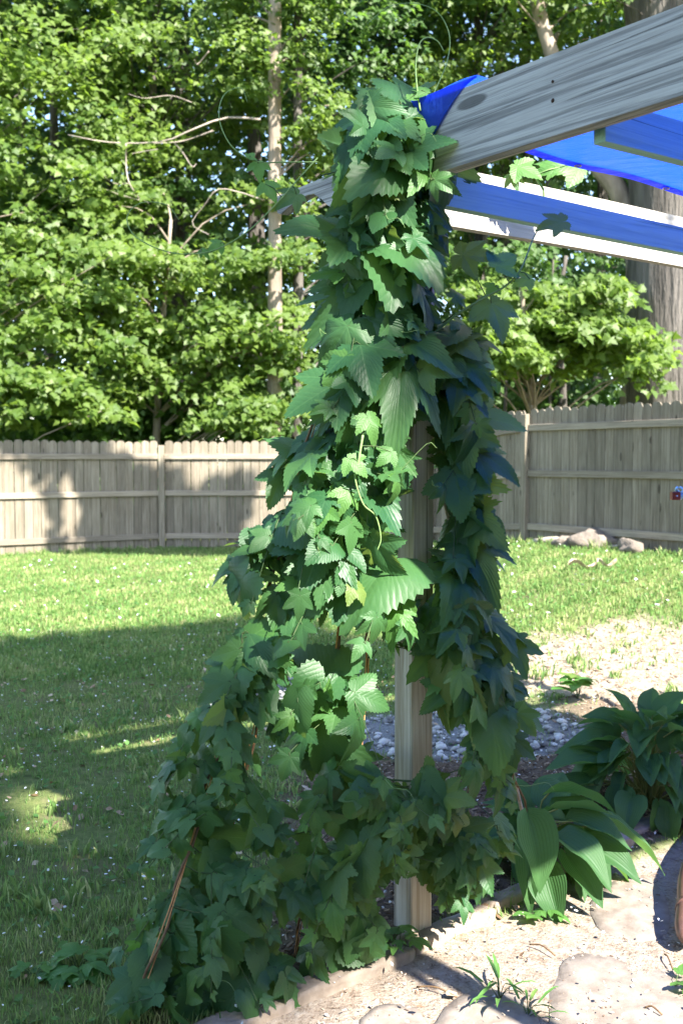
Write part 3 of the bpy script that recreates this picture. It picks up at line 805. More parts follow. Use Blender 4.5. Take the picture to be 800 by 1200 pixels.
# ------------------------------------------------------------------ hop leaf shapes
def hop_leaf(seed, lobes=5, teeth=1.0, npts=78, rings=(.34, .7, 1.0), droop=.35, fold=.16, floor=.5):
    r = random.Random(seed)
    if lobes == 5: L = [(0, 1.0, 30), (52, .84, 29), (-52, .84, 29), (108, .52, 32), (-108, .52, 32)]
    elif lobes == 3: L = [(0, 1.0, 34), (62, .76, 36), (-62, .76, 36)]
    else: L = [(0, 1.0, 60)]
    L = [(a + r.uniform(-4, 4), l * r.uniform(.93, 1.07), w) for a, l, w in L]
    dense = []
    hwr = {5: .235, 3: .29, 1: .42}[lobes]
    prof = []
    for i in range(60):
        q = (i + 1) / 61; hw = hwr * math.sin(math.pi * q ** .82) ** .85 + .02 * (1 - q)
        prof.append((math.degrees(math.atan2(hw, q)), math.hypot(hw, q)))
    prof.append((0, 1.0))
    env = [max([b for a, b in prof if a >= d * .5] or [0]) for d in range(0, 181)]
    for i in range(721):
        th = -180 + i * .5
        fl = floor * .74 * (1 - .72 * max(0, (abs(th) - 120) / 60) ** 2.0) * (.86 if abs(th) > 85 and lobes != 5 else 1)
        if lobes == 1: fl = .60 * (1 - .7 * max(0, (abs(th) - 130) / 50) ** 2)
        rr = fl
        for a, l, w in L:
            d = abs(th - a)
            if d < 89: rr = max(rr, l * env[int(d * 2)])
        dense.append((math.radians(th), rr))
    # smooth the sinuses a little
    rs = [d[1] for d in dense]
    for _ in range(3): rs = [rs[0]] + [(rs[i - 1] + rs[i] * 2 + rs[i + 1]) / 4 for i in range(1, 720)] + [rs[-1]]
    xy = [(math.sin(d[0]) * q, math.cos(d[0]) * q) for d, q in zip(dense, rs)]
    cum = [0]
    for i in range(1, 721): cum.append(cum[-1] + math.dist(xy[i], xy[i - 1]))
    out = []; j = 0
    for k in range(npts):
        s = cum[-1] * (k + .5) / npts
        while cum[j + 1] < s: j += 1
        f = (s - cum[j]) / (cum[j + 1] - cum[j] + 1e-9)
        x = xy[j][0] * (1 - f) + xy[j + 1][0] * f; y = xy[j][1] * (1 - f) + xy[j + 1][1] * f
        q = math.hypot(x, y)
        amp = (.036 if k % 2 == 0 else -.018) * teeth * min(1, q / .35)
        out.append((x * (1 + amp / q), y * (1 + amp / q)))
    def lobe_of(x, y):
        th = math.degrees(math.atan2(x, y)); return min(L, key=lambda l: abs(th - l[0]))
    p1, p2 = r.uniform(0, 6), r.uniform(0, 6)
    def zof(x, y):
        a, l, w = lobe_of(x, y); ar = math.radians(a)
        s = x * math.sin(ar) + y * math.cos(ar); t = x * math.cos(ar) - y * math.sin(ar)
        q = math.hypot(x, y)
        return fold * abs(t) * min(1, q * 2) - droop * q * q + .035 * math.sin(x * 9 + p1) * q + .03 * math.sin(y * 8 + p2) * q
    vs = [(0, 0, 0)]; fs = []; n = npts
    for kf in rings:
        for x, y in out:
            if kf < 1: x, y = x * kf, y * kf
            vs.append((x, y, zof(x, y)))
    tris = []
    for i in range(n - 1): tris.append((0, 1 + i + 1, 1 + i))
    for rr in range(len(rings) - 1):
        a = 1 + rr * n; b = a + n
        for i in range(n - 1): tris.append((a + i, a + i + 1, b + i + 1)); tris.append((a + i, b + i + 1, b + i))
    uv = []
    fixed = []
    for t in tris:
        A, B, C = (Vector(vs[k]) for k in t)
        if (B - A).cross(C - A).z < 0: t = (t[0], t[2], t[1])
        fixed.append(t)
        cx = sum(vs[k][0] for k in t) / 3; cy = sum(vs[k][1] for k in t) / 3
        a, l, w = lobe_of(cx, cy); ar = math.radians(a)
        for k in t:
            x, y = vs[k][0], vs[k][1]
            uv.append((x * math.sin(ar) + y * math.cos(ar), x * math.cos(ar) - y * math.sin(ar)))
    return np.array(vs), np.array(fixed), np.array(uv)
def leaf_mesh_data(name, shp, mat):
    v, f, uv = shp
    me = bpy.data.meshes.new(name); me.from_pydata(v.tolist(), [], f.tolist())
    l = me.uv_layers.new(name='UVMap'); l.data.foreach_set('uv', uv.astype(np.float32).ravel())
    me.polygons.foreach_set('use_smooth', [True] * len(me.polygons)); me.materials.append(mat); me.update()
    return me
HOP = [leaf_mesh_data('hop_leaf', hop_leaf(s, lb, 1.0, n_, droop=dr, fold=fo, floor=fl), M['hop']) for s, lb, n_, dr, fo, fl in
       [(1, 5, 112, .30, .18, .50), (2, 5, 112, .45, .12, .46), (3, 5, 112, .18, .22, .53), (4, 3, 92, .35, .16, .52), (5, 3, 92, .22, .20, .50), (6, 1, 70, .35, .14, .6), (7, 5, 112, .55, .2, .48)]]
YOUNG = [leaf_mesh_data('hop_leaf_young', hop_leaf(s, lb, 1.0, 60, droop=dr, fold=.2, floor=.45), M['hop_young']) for s, lb, dr in [(11, 3, .4), (12, 5, .5), (13, 3, .15)]]
LOWP = hop_leaf(9, 5, 1.0, 46, (.6, 1.0), .35, .16, .5)

def rows_at(rows, y):
    rows = sorted(rows)
    ys = [r[0] for r in rows]
    return np.interp(y, ys, [r[1] for r in rows]) + 9, np.interp(y, ys, [r[2] for r in rows]) - 9
HOLES = [(482, 506, 512, 605), (482, 506, 606, 696), (458, 482, 770, 880), (486, 512, 845, 905), (455, 515, 1052, 1120), (300, 318, 676, 690), (510, 540, 845, 890)]
def hole(px, py, s):
    return any(a - s < px < b + s and c - s < py < d + s for a, b, c, d in HOLES)
def vine(label, rows, depth, n_parts, n_inner, axes, size, young=0.0, dz=.16, seed=0, lateral=(.10, .26), per=(3, 7)):
    """rows: (photo row, left, right) reach of the foliage; depth(row): distance of its axis; axes: bine paths.
    Leaves sit alternately along short side shoots that leave the bine and droop outwards."""
    r = random.Random(seed)
    t = thing('hop_vine', label, 'vine', tuple(axes[0][0]), 0, 'hop vines climbing the twines and the post')
    org = Vector(axes[0][0])
    stems = MB(); petioles = MB()
    axs = [spline(a, 40) for a in axes]
    for a in axs:
        pts = [p + Vector((math.cos(i * 1.3), math.sin(i * 1.3), 0)) * .009 - org for i, p in enumerate(a)]
        stems.tube(pts, [.0045] * len(pts), 6)
    allpts = [p for a in axs for p in a]
    ys = [q[0] for q in rows]; y0, y1 = min(ys), max(ys)
    leaves = []; tries = 0; total = n_parts + n_inner
    while len(leaves) < total and tries < 9000:
        tries += 1
        py = r.uniform(y0, y1); xl, xr = rows_at(rows, py)
        if r.random() > max(.42, (xr - xl) / 230 + .15): continue
        px = r.uniform(xl, xr)
        if hole(px, py, 4): continue
        if 700 < py < 1000 and 300 < px < 460 and r.random() < .35: continue
        q = (px - (xl + xr) / 2) / max(8, (xr - xl) / 2)
        hw = (xr - xl) / 2 / 1200 * depth(py); th = min(dz, hw * .85) * math.sqrt(max(.05, 1 - q * q))
        inner = len(leaves) >= n_parts
        off = r.uniform(-.3, 1.0) * th if inner else (-th * r.uniform(.2, 1.0) if r.random() < .82 else th * r.uniform(.2, 1))
        root = P(px, py, depth(py) + off)
        d = Vector((q * 1.1 + r.gauss(0, .55), -.45 if off < 0 else .4, -.45 + r.gauss(0, .45))).normalized()
        m = r.randint(*per); L = r.uniform(*lateral); sz0 = r.uniform(*size(py))
        side = d.cross(Vector((0, -1, .2))).normalized()
        line = []; kept = []
        for k in range(m):
            f = k / max(1, m - 1)
            c = root + d * L * (f - .35) + Vector((0, 0, -.10 * L * f * f * 3))
            line.append(c)
            cam_x = 400 + c.x / c.y * 1200; cam_y = 535 - (c.z - EYE) / c.y * 1200
            l2, r2 = rows_at(rows, cam_y)
            if not (l2 - 6 < cam_x < r2 + 6 and y0 - 12 < cam_y < y1 + 8): continue
            sz = sz0 * (1.15 - .68 * f ** 1.3) * r.uniform(.66, 1.22)
            sg = 1 if k % 2 else -1
            tip = (side * sg * r.uniform(.35, 1.0) + d * (.35 + .5 * f) + Vector((q * .2, -.15, -.55 + r.gauss(0, .25)))).normalized()
            nrm = (Vector((q * .45 + r.gauss(0, .42), -.70 if off < .02 else -.3, .50 + r.gauss(0, .34))) + side * sg * .22).normalized()
            tip = (tip - nrm * tip.dot(nrm)).normalized()
            base = c + side * sg * sz * .12
            ctr = base + tip * sz * .4
            hx = 400 + ctr.x / ctr.y * 1200; hy = 535 - (ctr.z - EYE) / ctr.y * 1200
            if hole(hx, hy, sz / ctr.y * 1200 * .42): continue
            g = gz(base.x, base.y) + .05
            if base.z < g: base.z = g + r.random() * .04
            leaves.append((base, tip, nrm, sz, inner, f, c)); kept.append(c)
        if not kept: continue
        if len(kept) > 1 : petioles.tube([p - org for p in kept], .0017, 4, False)
        if r.random() < .10 and not inner:
            e = kept[-1]; tend = MB(); tend.tube([p - org for p in spline([e, e + d * .05 + Vector((0, 0, .02)), e + d * .09 + Vector((.02, 0, .05)), e + d * .10 + Vector((.035, 0, .03))], 9)], [.0013 * (1 - i / 12) for i in range(9)], 4, False); tend.build('tendril', M['tendril'], t, True)
        near = min(allpts, key=lambda a: (a - line[0]).length_squared)
        if (near - line[0]).length < .35: petioles.tube([near - org, (near + line[0]) / 2 + Vector((0, 0, -.01)) - org, line[0] - org], .0021, 4, False)
    ip, inn, it, isz = [], [], [], []
    for (base, tip, nrm, sz, inner, f, c) in leaves:
        petioles.tube([c - org, (c + base) / 2 + Vector((0, 0, .006)) - org, base - org], .0013, 4, False)
        if inner:
            ip.append(base - org); inn.append(nrm); it.append(tip); isz.append(sz); continue
        R = Matrix((tip.cross(nrm), tip, nrm)).transposed().to_4x4()
        me = r.choice(YOUNG) if r.random() < young + .12 * (f > .8) else r.choice(HOP)
        o = bpy.data.objects.new('leaf', me); link(o, t)
        o.matrix_local = Matrix.Translation(base - org) @ R @ Matrix.Diagonal((sz * r.uniform(.85, 1.08), sz * r.uniform(.92, 1.05), sz * r.uniform(.4, 1.9), 1))
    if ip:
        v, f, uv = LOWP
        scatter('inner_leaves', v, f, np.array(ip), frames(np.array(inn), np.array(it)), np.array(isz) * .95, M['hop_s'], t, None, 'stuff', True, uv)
    stems.build('stem', M['bine'], t, True)
    if petioles.v: petioles.build('petioles', M['stem'], t, True, 'stuff')
    return t, org

dL = lambda y: float(np.interp(y, [200, 560, 780, 1050, 1200], [3.16, 3.10, 3.02, 2.92, 2.86]))
dM = lambda y: float(np.interp(y, [200, 560, 1130], [3.16, 3.10, 3.02]))
dH = lambda y: 3.16
dR = lambda y: float(np.interp(y, [380, 600, 700, 900, 1060], [3.22, 3.22, 3.17, 3.19, 3.22]))
def path(pts): return [P(a, b, c) for a, b, c in pts]
def foot(px, py): x, y = px_ground(px, py); return Vector((x, y, gz(x, y) - .01))
twL = [foot(150, 1200)] + path([(205, 1050, 2.78), (250, 900, 2.97), (290, 780, 3.04), (350, 560, 3.10), (420, 300, 3.15), (450, 190, 3.18)])
twL2 = [foot(268, 1165)] + path([(262, 1030, 2.98), (300, 850, 3.02), (345, 660, 3.08), (400, 420, 3.13), (445, 220, 3.18)])
twM = [foot(345, 1130)] + path([(365, 1000, 3.08), (385, 850, 3.10), (405, 640, 3.12), (430, 430, 3.15), (455, 230, 3.18)])
twM2 = [foot(385, 1105)] + path([(415, 950, 3.12), (430, 780, 3.12), (440, 600, 3.14), (450, 430, 3.15), (462, 230, 3.18)])
twR = [foot(622, 985)] + path([(607, 920, 3.42), (578, 820, 3.36), (545, 690, 3.30), (520, 570, 3.26), (505, 430, 3.23), (500, 260, 3.20)])
twR2 = [foot(560, 1020)] + path([(548, 930, 3.36), (560, 800, 3.33), (535, 650, 3.30), (515, 500, 3.26), (502, 300, 3.22)])
head_ax = path([(470, 560, 3.17), (462, 400, 3.16), (452, 300, 3.15), (440, 220, 3.13), (420, 160, 3.08)])
rowsL = [(1200, 125, 330), (1120, 130, 350), (1050, 150, 350), (1000, 160, 345), (940, 172, 340), (900, 185, 335), (850, 215, 345), (790, 232, 345), (740, 240, 345), (705, 262, 350), (660, 275, 350), (610, 290, 365)]
rowsM = [(1135, 330, 430), (1090, 330, 465), (1040, 320, 510), (980, 320, 540), (940, 325, 530), (900, 325, 520), (850, 325, 480), (800, 345, 480), (760, 335, 500), (730, 320, 525), (700, 315, 525), (670, 300, 480), (640, 280, 480), (600, 315, 470), (560, 312, 475), (500, 335, 485)]
rowsH = [(520, 345, 495), (440, 358, 510), (380, 372, 500), (330, 392, 500), (260, 396, 505), (225, 388, 515), (200, 375, 518), (165, 380, 525), (135, 400, 520), (112, 425, 500)]
rowsR = [(385, 480, 560), (430, 485, 570), (480, 485, 562), (530, 500, 560), (570, 503, 562), (620, 498, 585), (660, 490, 596), (700, 445, 608), (750, 445, 616), (800, 500, 612), (850, 535, 618), (900, 522, 632), (935, 440, 618), (1000, 425, 600), (1040, 430, 580), (1075, 450, 540)]
szL = lambda y: (.068, .118) if y > 800 else (.09, .15)
szM = lambda y: (.065, .115) if y > 900 else (.10, .175)
szH = lambda y: (.12, .23) if y < 460 else (.10, .19)
szR = lambda y: (.11, .18) if y < 860 else (.062, .108)
vine('dark green hop vine spreading low to the left down the orange twine', rowsL, dL, 225, 50, [twL, twL2], szL, .02, .20, 1)
vine('hop vine with sunlit leaves just left of the post', rowsM, dM, 235, 50, [twM, twM2], szM, .08, .17, 2)
vine('hop vine leaves bunched at the top of the post under the beam end', rowsH, dH, 175, 70, [head_ax, twM2[-3:]], szH, .08, .17, 3, (.08, .20), (2, 5))
vine('blue-shaded hop vine hanging right of the post towards the hostas', rowsR, dR, 225, 40, [twR, twR2], szR, .03, .15, 4)

# loose shoots: each a thing of its own with tendril and leaves
def shoot(label, pts, rad, leaves, mat='tendril', seed=0):
    org = Vector(pts[0]); t = thing('vine_shoot', label, 'vine shoot', tuple(org), 0, 'loose hop shoots')
    m = MB(); s = [p - org for p in spline(pts, 46)]
    m.tube(s, [rad * 1.4 * (1 - .6 * i / 45) for i in range(46)], 6); m.build('stem', M[mat], t, True)
    r = random.Random(seed)
    for (px, py, Y, sz, roll, yo, nx) in leaves:
        p = P(px, py, Y); nrm = Vector((nx, -.8, .5)).normalized(); tip = Vector((math.sin(roll), -.1, -math.cos(roll)))
        tip = (tip - nrm * tip.dot(nrm)).normalized(); base = p - tip * sz * .42
        R = Matrix((tip.cross(nrm), tip, nrm)).transposed().to_4x4()
        o = bpy.data.objects.new('leaf', r.choice(YOUNG if yo else HOP)); link(o, t)
        o.matrix_local = Matrix.Translation(base - org) @ R @ Matrix.Diagonal((sz, sz, sz, 1))
        near = min(s, key=lambda a: (a + org - base).length_squared)
        m = MB(); m.tube([near, (near + base - org) / 2 + Vector((0, 0, .008)), base - org], [.0016, .0014, .0011], 4, False)
        m.build('petiole', M['stem'], t, True)
    return t
def pp(l): return [P(*q) for q in l]
shoot('thin looping tendril reaching left above the beam end', pp([(372, 190, 3.05), (340, 190, 3.0), (300, 189, 2.98), (272, 172, 2.97), (257, 140, 2.98), (262, 112, 3.0), (282, 103, 3.02), (290, 120, 3.03)]), .0016, [(303, 198, 2.98, .055, .1, 1, 0), (295, 182, 2.98, .03, 2.6, 1, .2)], seed=1)
shoot('long thin tendril sagging left below the beam end', pp([(372, 185, 3.0), (345, 215, 2.98), (318, 245, 2.96), (285, 275, 2.95), (245, 295, 2.94), (200, 296, 2.95), (160, 278, 2.96), (149, 255, 2.97), (165, 238, 2.98), (195, 240, 2.99), (210, 258, 3)]), .0018, [(316, 222, 2.97, .06, .5, 1, 0), (338, 232, 2.97, .075, -.9, 0, .3), (252, 288, 2.95, .045, -.9, 1, .2), (240, 296, 2.95, .03, .8, 1, 0)], seed=2)
shoot('pale shoot curling upward above the top of the vine', pp([(492, 130, 3.1), (488, 100, 3.1), (487, 75, 3.1), (491, 52, 3.1), (500, 44, 3.1), (512, 48, 3.1), (520, 60, 3.1)]), .0022, [(492, 104, 3.1, .05, -2.3, 1, .2), (484, 112, 3.1, .035, 2.5, 1, -.2)], seed=3)
shoot('fine shoot arching high over the vine towards the beam', pp([(492, 140, 3.12), (510, 105, 3.13), (524, 70, 3.14), (526, 40, 3.15), (512, 14, 3.15), (485, 4, 3.15), (455, 8, 3.15), (430, 28, 3.15)]), .0013, [], seed=4)
shoot('leafy shoot reaching right from the vine up to the rafters', pp([(500, 398, 3.2), (530, 372, 3.2), (565, 350, 3.2), (592, 335, 3.2), (610, 315, 3.2), (622, 285, 3.25), (632, 265, 3.3)]), .0035,
      [(583, 372, 3.2, .13, .2, 0, .3), (560, 300, 3.2, .12, 1.3, 0, -.2), (592, 305, 3.2, .10, 2.4, 1, .2), (645, 262, 3.25, .085, -1.4, 0, 0), (612, 330, 3.2, .06, -1.2, 1, 0), (540, 345, 3.2, .07, 2.2, 0, .3), (575, 340, 3.22, .05, -.6, 1, .1)], seed=5)
shoot('bright green shoot standing on the header between the beams', pp([(637, 235, 3.62), (636, 222, 3.62), (628, 208, 3.62), (640, 200, 3.6), (655, 196, 3.6)]), .0035, [(618, 200, 3.6, .10, .9, 1, 0), (660, 192, 3.6, .14, -1.5, 1, .3), (640, 190, 3.62, .10, -2.6, 1, 0), (603, 212, 3.6, .06, .3, 0, 0)], seed=6)
shoot('thin shoot dangling with small leaves right of the vine top', pp([(545, 395, 3.25), (560, 420, 3.25), (570, 445, 3.25), (562, 470, 3.25), (545, 500, 3.25)]), .0014, [(560, 440, 3.25, .07, .2, 0, 0), (575, 452, 3.25, .05, -.9, 1, 0), (548, 485, 3.25, .045, .4, 1, 0)], seed=7)
shoot('pale curling shoots hanging in the sunlit middle of the vine', pp([(425, 510, 2.95), (420, 540, 2.94), (416, 560, 2.94), (425, 590, 2.94), (440, 605, 2.95), (446, 630, 2.95), (442, 645, 2.95)]), .0028, [(418, 545, 2.93, .07, .8, 1, 0), (405, 585, 2.94, .08, -.4, 1, .4), (436, 500, 2.95, .08, .3, 1, .3), (452, 535, 2.95, .06, -.8, 1, .3)], seed=8)

# ------------------------------------------------------------------ twines and stakes
def twine(label, pts, off=.006):
    t = thing('garden_twine', label, 'twine', tuple(pts[0]), 0, 'twines tied from the ground to the pergola')
    org = pts[0]; s = spline(pts, 60)
    for k in (-1, 1):
        m = MB(); m.tube([p - org + Vector((k * off * (.6 + .4 * math.sin(i * .35)), 0, 0)) for i, p in enumerate(s)], .0019, 6); m.build('strand', M['twine'], t, True)
twine('doubled orange twine slanting out of the ground at the lower left', twL)
twine('orange twine rising inside the left foliage mass', twL2)
twine('orange twine rising left of the post through the foliage', twM, .004)
twine('twine closest to the post on its left side', twM2, .004)
m = MB(); s = spline(path([(614, 962, 3.47), (596, 890, 3.42), (573, 820, 3.36), (545, 690, 3.30), (520, 585, 3.25), (512, 560, 3.24)]), 30)
m.tube(s, .0065, 8); o = m.build('bamboo_stake', simple_mat('weathered_cane', (.16, .11, .07), (.38, .32, .26), 18, .45, .3, .003, .5, (1, 1, 3)), None, True)
tag(o, 'thin brown cane slanting through the right side of the vine', 'garden stake')

# ------------------------------------------------------------------ hostas
def hosta_leaf(seed, wid=.5, droop=.5, nu=12, nv=8):
    r = random.Random(seed); vs = []; uv_v = []
    ph = r.uniform(0, 6)
    for i in range(nu + 1):
        s = i / nu
        w = wid * .5 * (math.sin(math.pi * min(1, s * 1.0) ** .62) ** .85) * (1 if s < 1 else 0)
        if i == 0: w = .02
        if i == nu: w = .004
        for j in range(nv + 1):
            t = j / nv * 2 - 1
            x = t * w; y = s + .05 * (1 - abs(t)) * 0 - .10 * (abs(t) ** 2) * (1 - s) * (1 if i < 3 else .3)
            z = .28 * abs(t) * w * 2 - droop * s * s + .03 * math.sin(s * 11 + ph) * abs(t) + .012 * math.sin(j * 3.14) 
            vs.append((x, y, z)); uv_v.append((s, t))
    fs = []; uv = []
    for i in range(nu):
        for j in range(nv):
            a = i * (nv + 1) + j; f = (a, a + 1, a + nv + 2, a + nv + 1); fs.append(f)
            uv += [uv_v[k] for k in f]
    me = bpy.data.meshes.new('hosta_leaf'); me.from_pydata(vs, [], fs)
    l = me.uv_layers.new(name='UVMap'); l.data.foreach_set('uv', np.array(uv, np.float32).ravel())
    me.polygons.foreach_set('use_smooth', [True] * len(fs)); me.materials.append(M['hosta']); me.update()
    return me
HOSTA = [hosta_leaf(1, .64, .30), hosta_leaf(2, .60, .5), hosta_leaf(3, .70, .18), hosta_leaf(4, .76, .38)]
def hosta(label, c, n, hgt, spread, ln, bias=(0, 0), seed=0, extra=()):
    r = random.Random(seed); base = Vector((c[0], c[1], gz(*c)))
    t = thing('hosta', label, 'hosta plant', tuple(base), 0, 'hostas beside the vine')
    m = MB()
    def leaf(p, d, l, pitch, me=None):
        """p leaf base, d horizontal heading, pitch>0 up"""
        tip = Vector((d.x * math.cos(pitch), d.y * math.cos(pitch), math.sin(pitch)))
        side = Vector((-d.y, d.x, 0)); nrm = side.cross(tip) * -1
        if nrm.z < 0: nrm = -nrm
        tw = r.gauss(0, .25); nrm = (nrm * math.cos(tw) + side * math.sin(tw)).normalized()
        x = tip.cross(nrm)
        R = Matrix((x, tip, nrm)).transposed().to_4x4()
        o = bpy.data.objects.new('leaf', me or r.choice(HOSTA)); link(o, t)
        o.matrix_local = Matrix.Translation(p) @ R @ Matrix.Diagonal((l * r.uniform(.85, 1.1), l, l, 1))
        s0 = Vector((d.x * .02 + r.gauss(0, .015), d.y * .02 + r.gauss(0, .015), 0))
        mid = s0.lerp(p, .5) + Vector((0, 0, .25 * p.z)) - Vector((d.x, d.y, 0)) * .02
        m.tube(spline([s0, mid, p + tip * .01], 7), [.0045, .004, .0035, .003, .003, .003, .0025], 5, False)
    for i in range(n):
        a = i * 2.399 + r.uniform(-.3, .3); q = (i + .5) / n
        d = Vector((math.cos(a), math.sin(a), 0))
        rad = spread * (.12 + .78 * q ** .7); z = hgt * (1.0 - .80 * q ** 1.3) * r.uniform(.85, 1.1)
        pitch = .70 - 1.35 * q + r.gauss(0, .25) - (.45 * q if d.y < .2 else 0)
        p = Vector((d.x * rad + bias[0] * q, d.y * rad + bias[1] * q, max(.04, z)))
        leaf(p, d, ln * r.uniform(.75, 1.1), pitch)
    for (px, py, Y, hd, l, pitch) in extra:
        p = P(px, py, Y) - base; leaf(p, Vector((math.cos(hd), math.sin(hd), 0)), l, pitch)
    m.build('petioles', M['petiole'], t, True)
    return t
hosta('front hosta with long drooping leaves half in the sun', (.74, 3.80), 32, .20, .21, .18, (.04, -.02), 3,
      [(636, 1014, 3.46, -1.35, .20, -.85), (662, 1000, 3.50, -.95, .21, -.55), (655, 984, 3.46, -.6, .22, -.30), (686, 990, 3.56, -.55, .21, -.22), (618, 955, 3.40, -1.25, .24, -.9), (668, 962, 3.56, -.25, .22, -.12), (650, 948, 3.6, .0, .21, .08), (625, 985, 3.5, -1.9, .22, -.6), (640, 930, 3.66, .3, .26, .12), (700, 965, 3.7, -.2, .26, -.15)])
hosta('tall back hosta with dark overlapping leaves at the right edge', (1.34, 4.42), 92, .38, .33, .165, (0, 0), 5,
      [(708, 895, 4.3, 3.3, .26, .12), (690, 920, 4.25, 3.2, .21, .08), (762, 870, 4.4, 1.9, .17, 1.3), (785, 880, 4.3, 1.4, .16, 1.1), (720, 880, 4.4, 2.9, .25, .2), (770, 960, 4.2, -1.4, .2, -.5), (740, 935, 4.15, -2.0, .18, -.4)])
hosta('third hosta mostly beyond the right edge', (1.95, 4.35), 40, .36, .30, .2, (0, 0), 8)

# small weeds on the sandy path and by the post
def weed_plant(label, c, n, l, up, seed, young=True):
    r = random.Random(seed); t = thing('weed', label, 'weed', (c[0], c[1], gz(*c)), 0, 'seedling weeds in the sandy soil')
    m = MB()
    for i in range(n):
        a = r.uniform(0, 6.28); d = Vector((math.cos(a), math.sin(a), 0)); q = r.random()
        p = d * (.015 + .05 * q) + Vector((0, 0, up * (1 - .6 * q) + .01))
        tip = (d + Vector((0, 0, r.uniform(-.3, .5)))).normalized(); nrm = Vector((0, 0, 1)) - tip * tip.z; nrm.normalize()
        R = Matrix((tip.cross(nrm), tip, nrm)).transposed().to_4x4()
        o = bpy.data.objects.new('leaf', r.choice(YOUNG) if young else BLADE); link(o, t); s = l * r.uniform(.6, 1.1)
        o.matrix_local = Matrix.Translation(p) @ R @ Matrix.Diagonal((s, s, s, 1))
        m.tube([Vector((0, 0, 0)), p * .5 + Vector((0, 0, .01)), p], [.0016, .0013, .001], 4, False)
    m.build('stem', M['stem'], t, True)
BLADE = mesh_data('blade_leaf', [(-.04, 0, 0), (.04, 0, 0), (-.07, .4, .12), (.07, .4, .12), (-.05, .75, .12), (.05, .75, .12), (0, 1, .02), (0, .4, .1), (0, .75, .1), (0, 0, -.02)],
                  [(0, 9, 7, 2), (9, 1, 3, 7), (2, 7, 8, 4), (7, 3, 5, 8), (4, 8, 6), (8, 5, 6)], M['hop_young'], True)
weed_plant('lobed young hop seedling at the left foot of the post', px_ground(465, 1118), 10, .055, .09, 1)
weed_plant('young leafy seedling just right of the post foot', px_ground(545, 1060), 9, .06, .10, 2)
weed_plant('pale spiky weed in the sand below the post', px_ground(585, 1165), 11, .10, .05, 3, False)
weed_plant('grassy weed at the bottom edge by the big flagstone', px_ground(618, 1185), 9, .08, .03, 4, False)
weed_plant('small pale lobed weed under the sunny hosta leaf', px_ground(638, 1072), 8, .06, .03, 5)
weed_plant('low weed beside the downspout end', px_ground(790, 1150), 5, .05, .02, 6)
weed_plant('leafy green weed on the shaded edge of the dirt bank', (1.48, 6.35), 14, .13, .14, 7)
weed_plant('small weed at the bottom left corner', px_ground(40, 1150), 7, .05, .03, 8)
weed_plant('broad weed in the grass near the left twine foot', px_ground(90, 1140), 12, .08, .05, 9)
# twigs on the sand
for k, (a, b, lab) in enumerate([((488, 1155), (535, 1168), 'dark twig lying in the sand below the post'), ((755, 1178), (775, 1188), 'short twig on the big flagstone'), ((620, 1105), (650, 1118), 'thin twig in the sand by the flagstone edge'), ((778, 1118), (788, 1135), 'dark twig by the downspout end')]):
    x0, y0_ = px_ground(*a); x1, y1_ = px_ground(*b)
    m = MB(); m.tube(spline([(x0, y0_, gz(x0, y0_) + .012), ((x0 + x1) / 2, (y0_ + y1_) / 2 + .01, gz(x0, y0_) + .022), (x1, y1_, gz(x1, y1_) + .014)], 8), .0028, 5, True, .2)
    o = m.build('twig', M['bine'], None, True); tag(o, lab, 'twig', 'twigs on the sandy path')

# ------------------------------------------------------------------ trees
maple_out = [(0, -.04), (.18, .0), (.36, -.02), (.30, .16), (.56, .34), (.30, .42), (.24, .60), (.0, 1.0), (-.24, .60), (-.30, .42), (-.56, .34), (-.30, .16), (-.36, -.02), (-.18, 0)]
mv = np.array([(0, .21, .08)] + [(x, y, .12 * abs(x) - .16 * y * y) for x, y in maple_out])
mf = np.array([(0, 1 + k, 1 + (k + 1) % 14) for k in range(14)])
dv = np.array([(0, 0, 0), (.34, .42, .06), (0, 1, -.1), (-.34, .42, .06), (0, .4, -.02)]); df = np.array([(4, 0, 1), (4, 1, 2), (4, 2, 3), (4, 3, 0)])
def crown(t, org, sprays, mat, per, leaf, hi=True, flat=.28, name='crown', face=(.35, -.75, .55)):
    """sprays: (centre, radius) clusters; org: origin of the tree"""
    c = np.array([tuple(s[0]) for s in sprays]); rad = np.array([s[1] for s in sprays]); n = len(sprays)
    rep = np.maximum(4, (per * (rad / rad.mean()) ** 1.6)).astype(int)
    idx = np.repeat(np.arange(n), rep); N = len(idx)
    d = RNG.normal(0, 1, (N, 3)); d /= np.linalg.norm(d, axis=1, keepdims=True); d *= RNG.random((N, 1)) ** .45
    # each spray has its own tilt: droops outward
    tilt = RNG.normal(0, .22, (n, 2))[idx]
    off = d * rad[idx][:, None]; off[:, 2] = off[:, 2] * flat + off[:, 0] * tilt[:, 0] + off[:, 1] * tilt[:, 1] - .25 * (off[:, 0] ** 2 + off[:, 1] ** 2) / rad[idx]
    pos = c[idx] + off - np.array(tuple(org))
    nn = np.array(face)[None] * .75 + RNG.normal(0, .42, (N, 3)) + np.array([0, 0, .35])
    a = RNG.random(N) * 6.28
    tip = np.stack([np.cos(a) * .8 + off[:, 0], np.sin(a) * .8 + off[:, 1], -.55 - .3 * RNG.random(N)], -1)
    R = frames(nn, tip)
    sv = RNG.random(n)[idx]
    var = np.clip(.55 * sv + .45 * RNG.random(N), 0, 1)
    s = leaf * RNG.uniform(.65, 1.2, N)
    return scatter(name, mv if hi else dv, mf if hi else df, pos, R, s, mat, t, var)
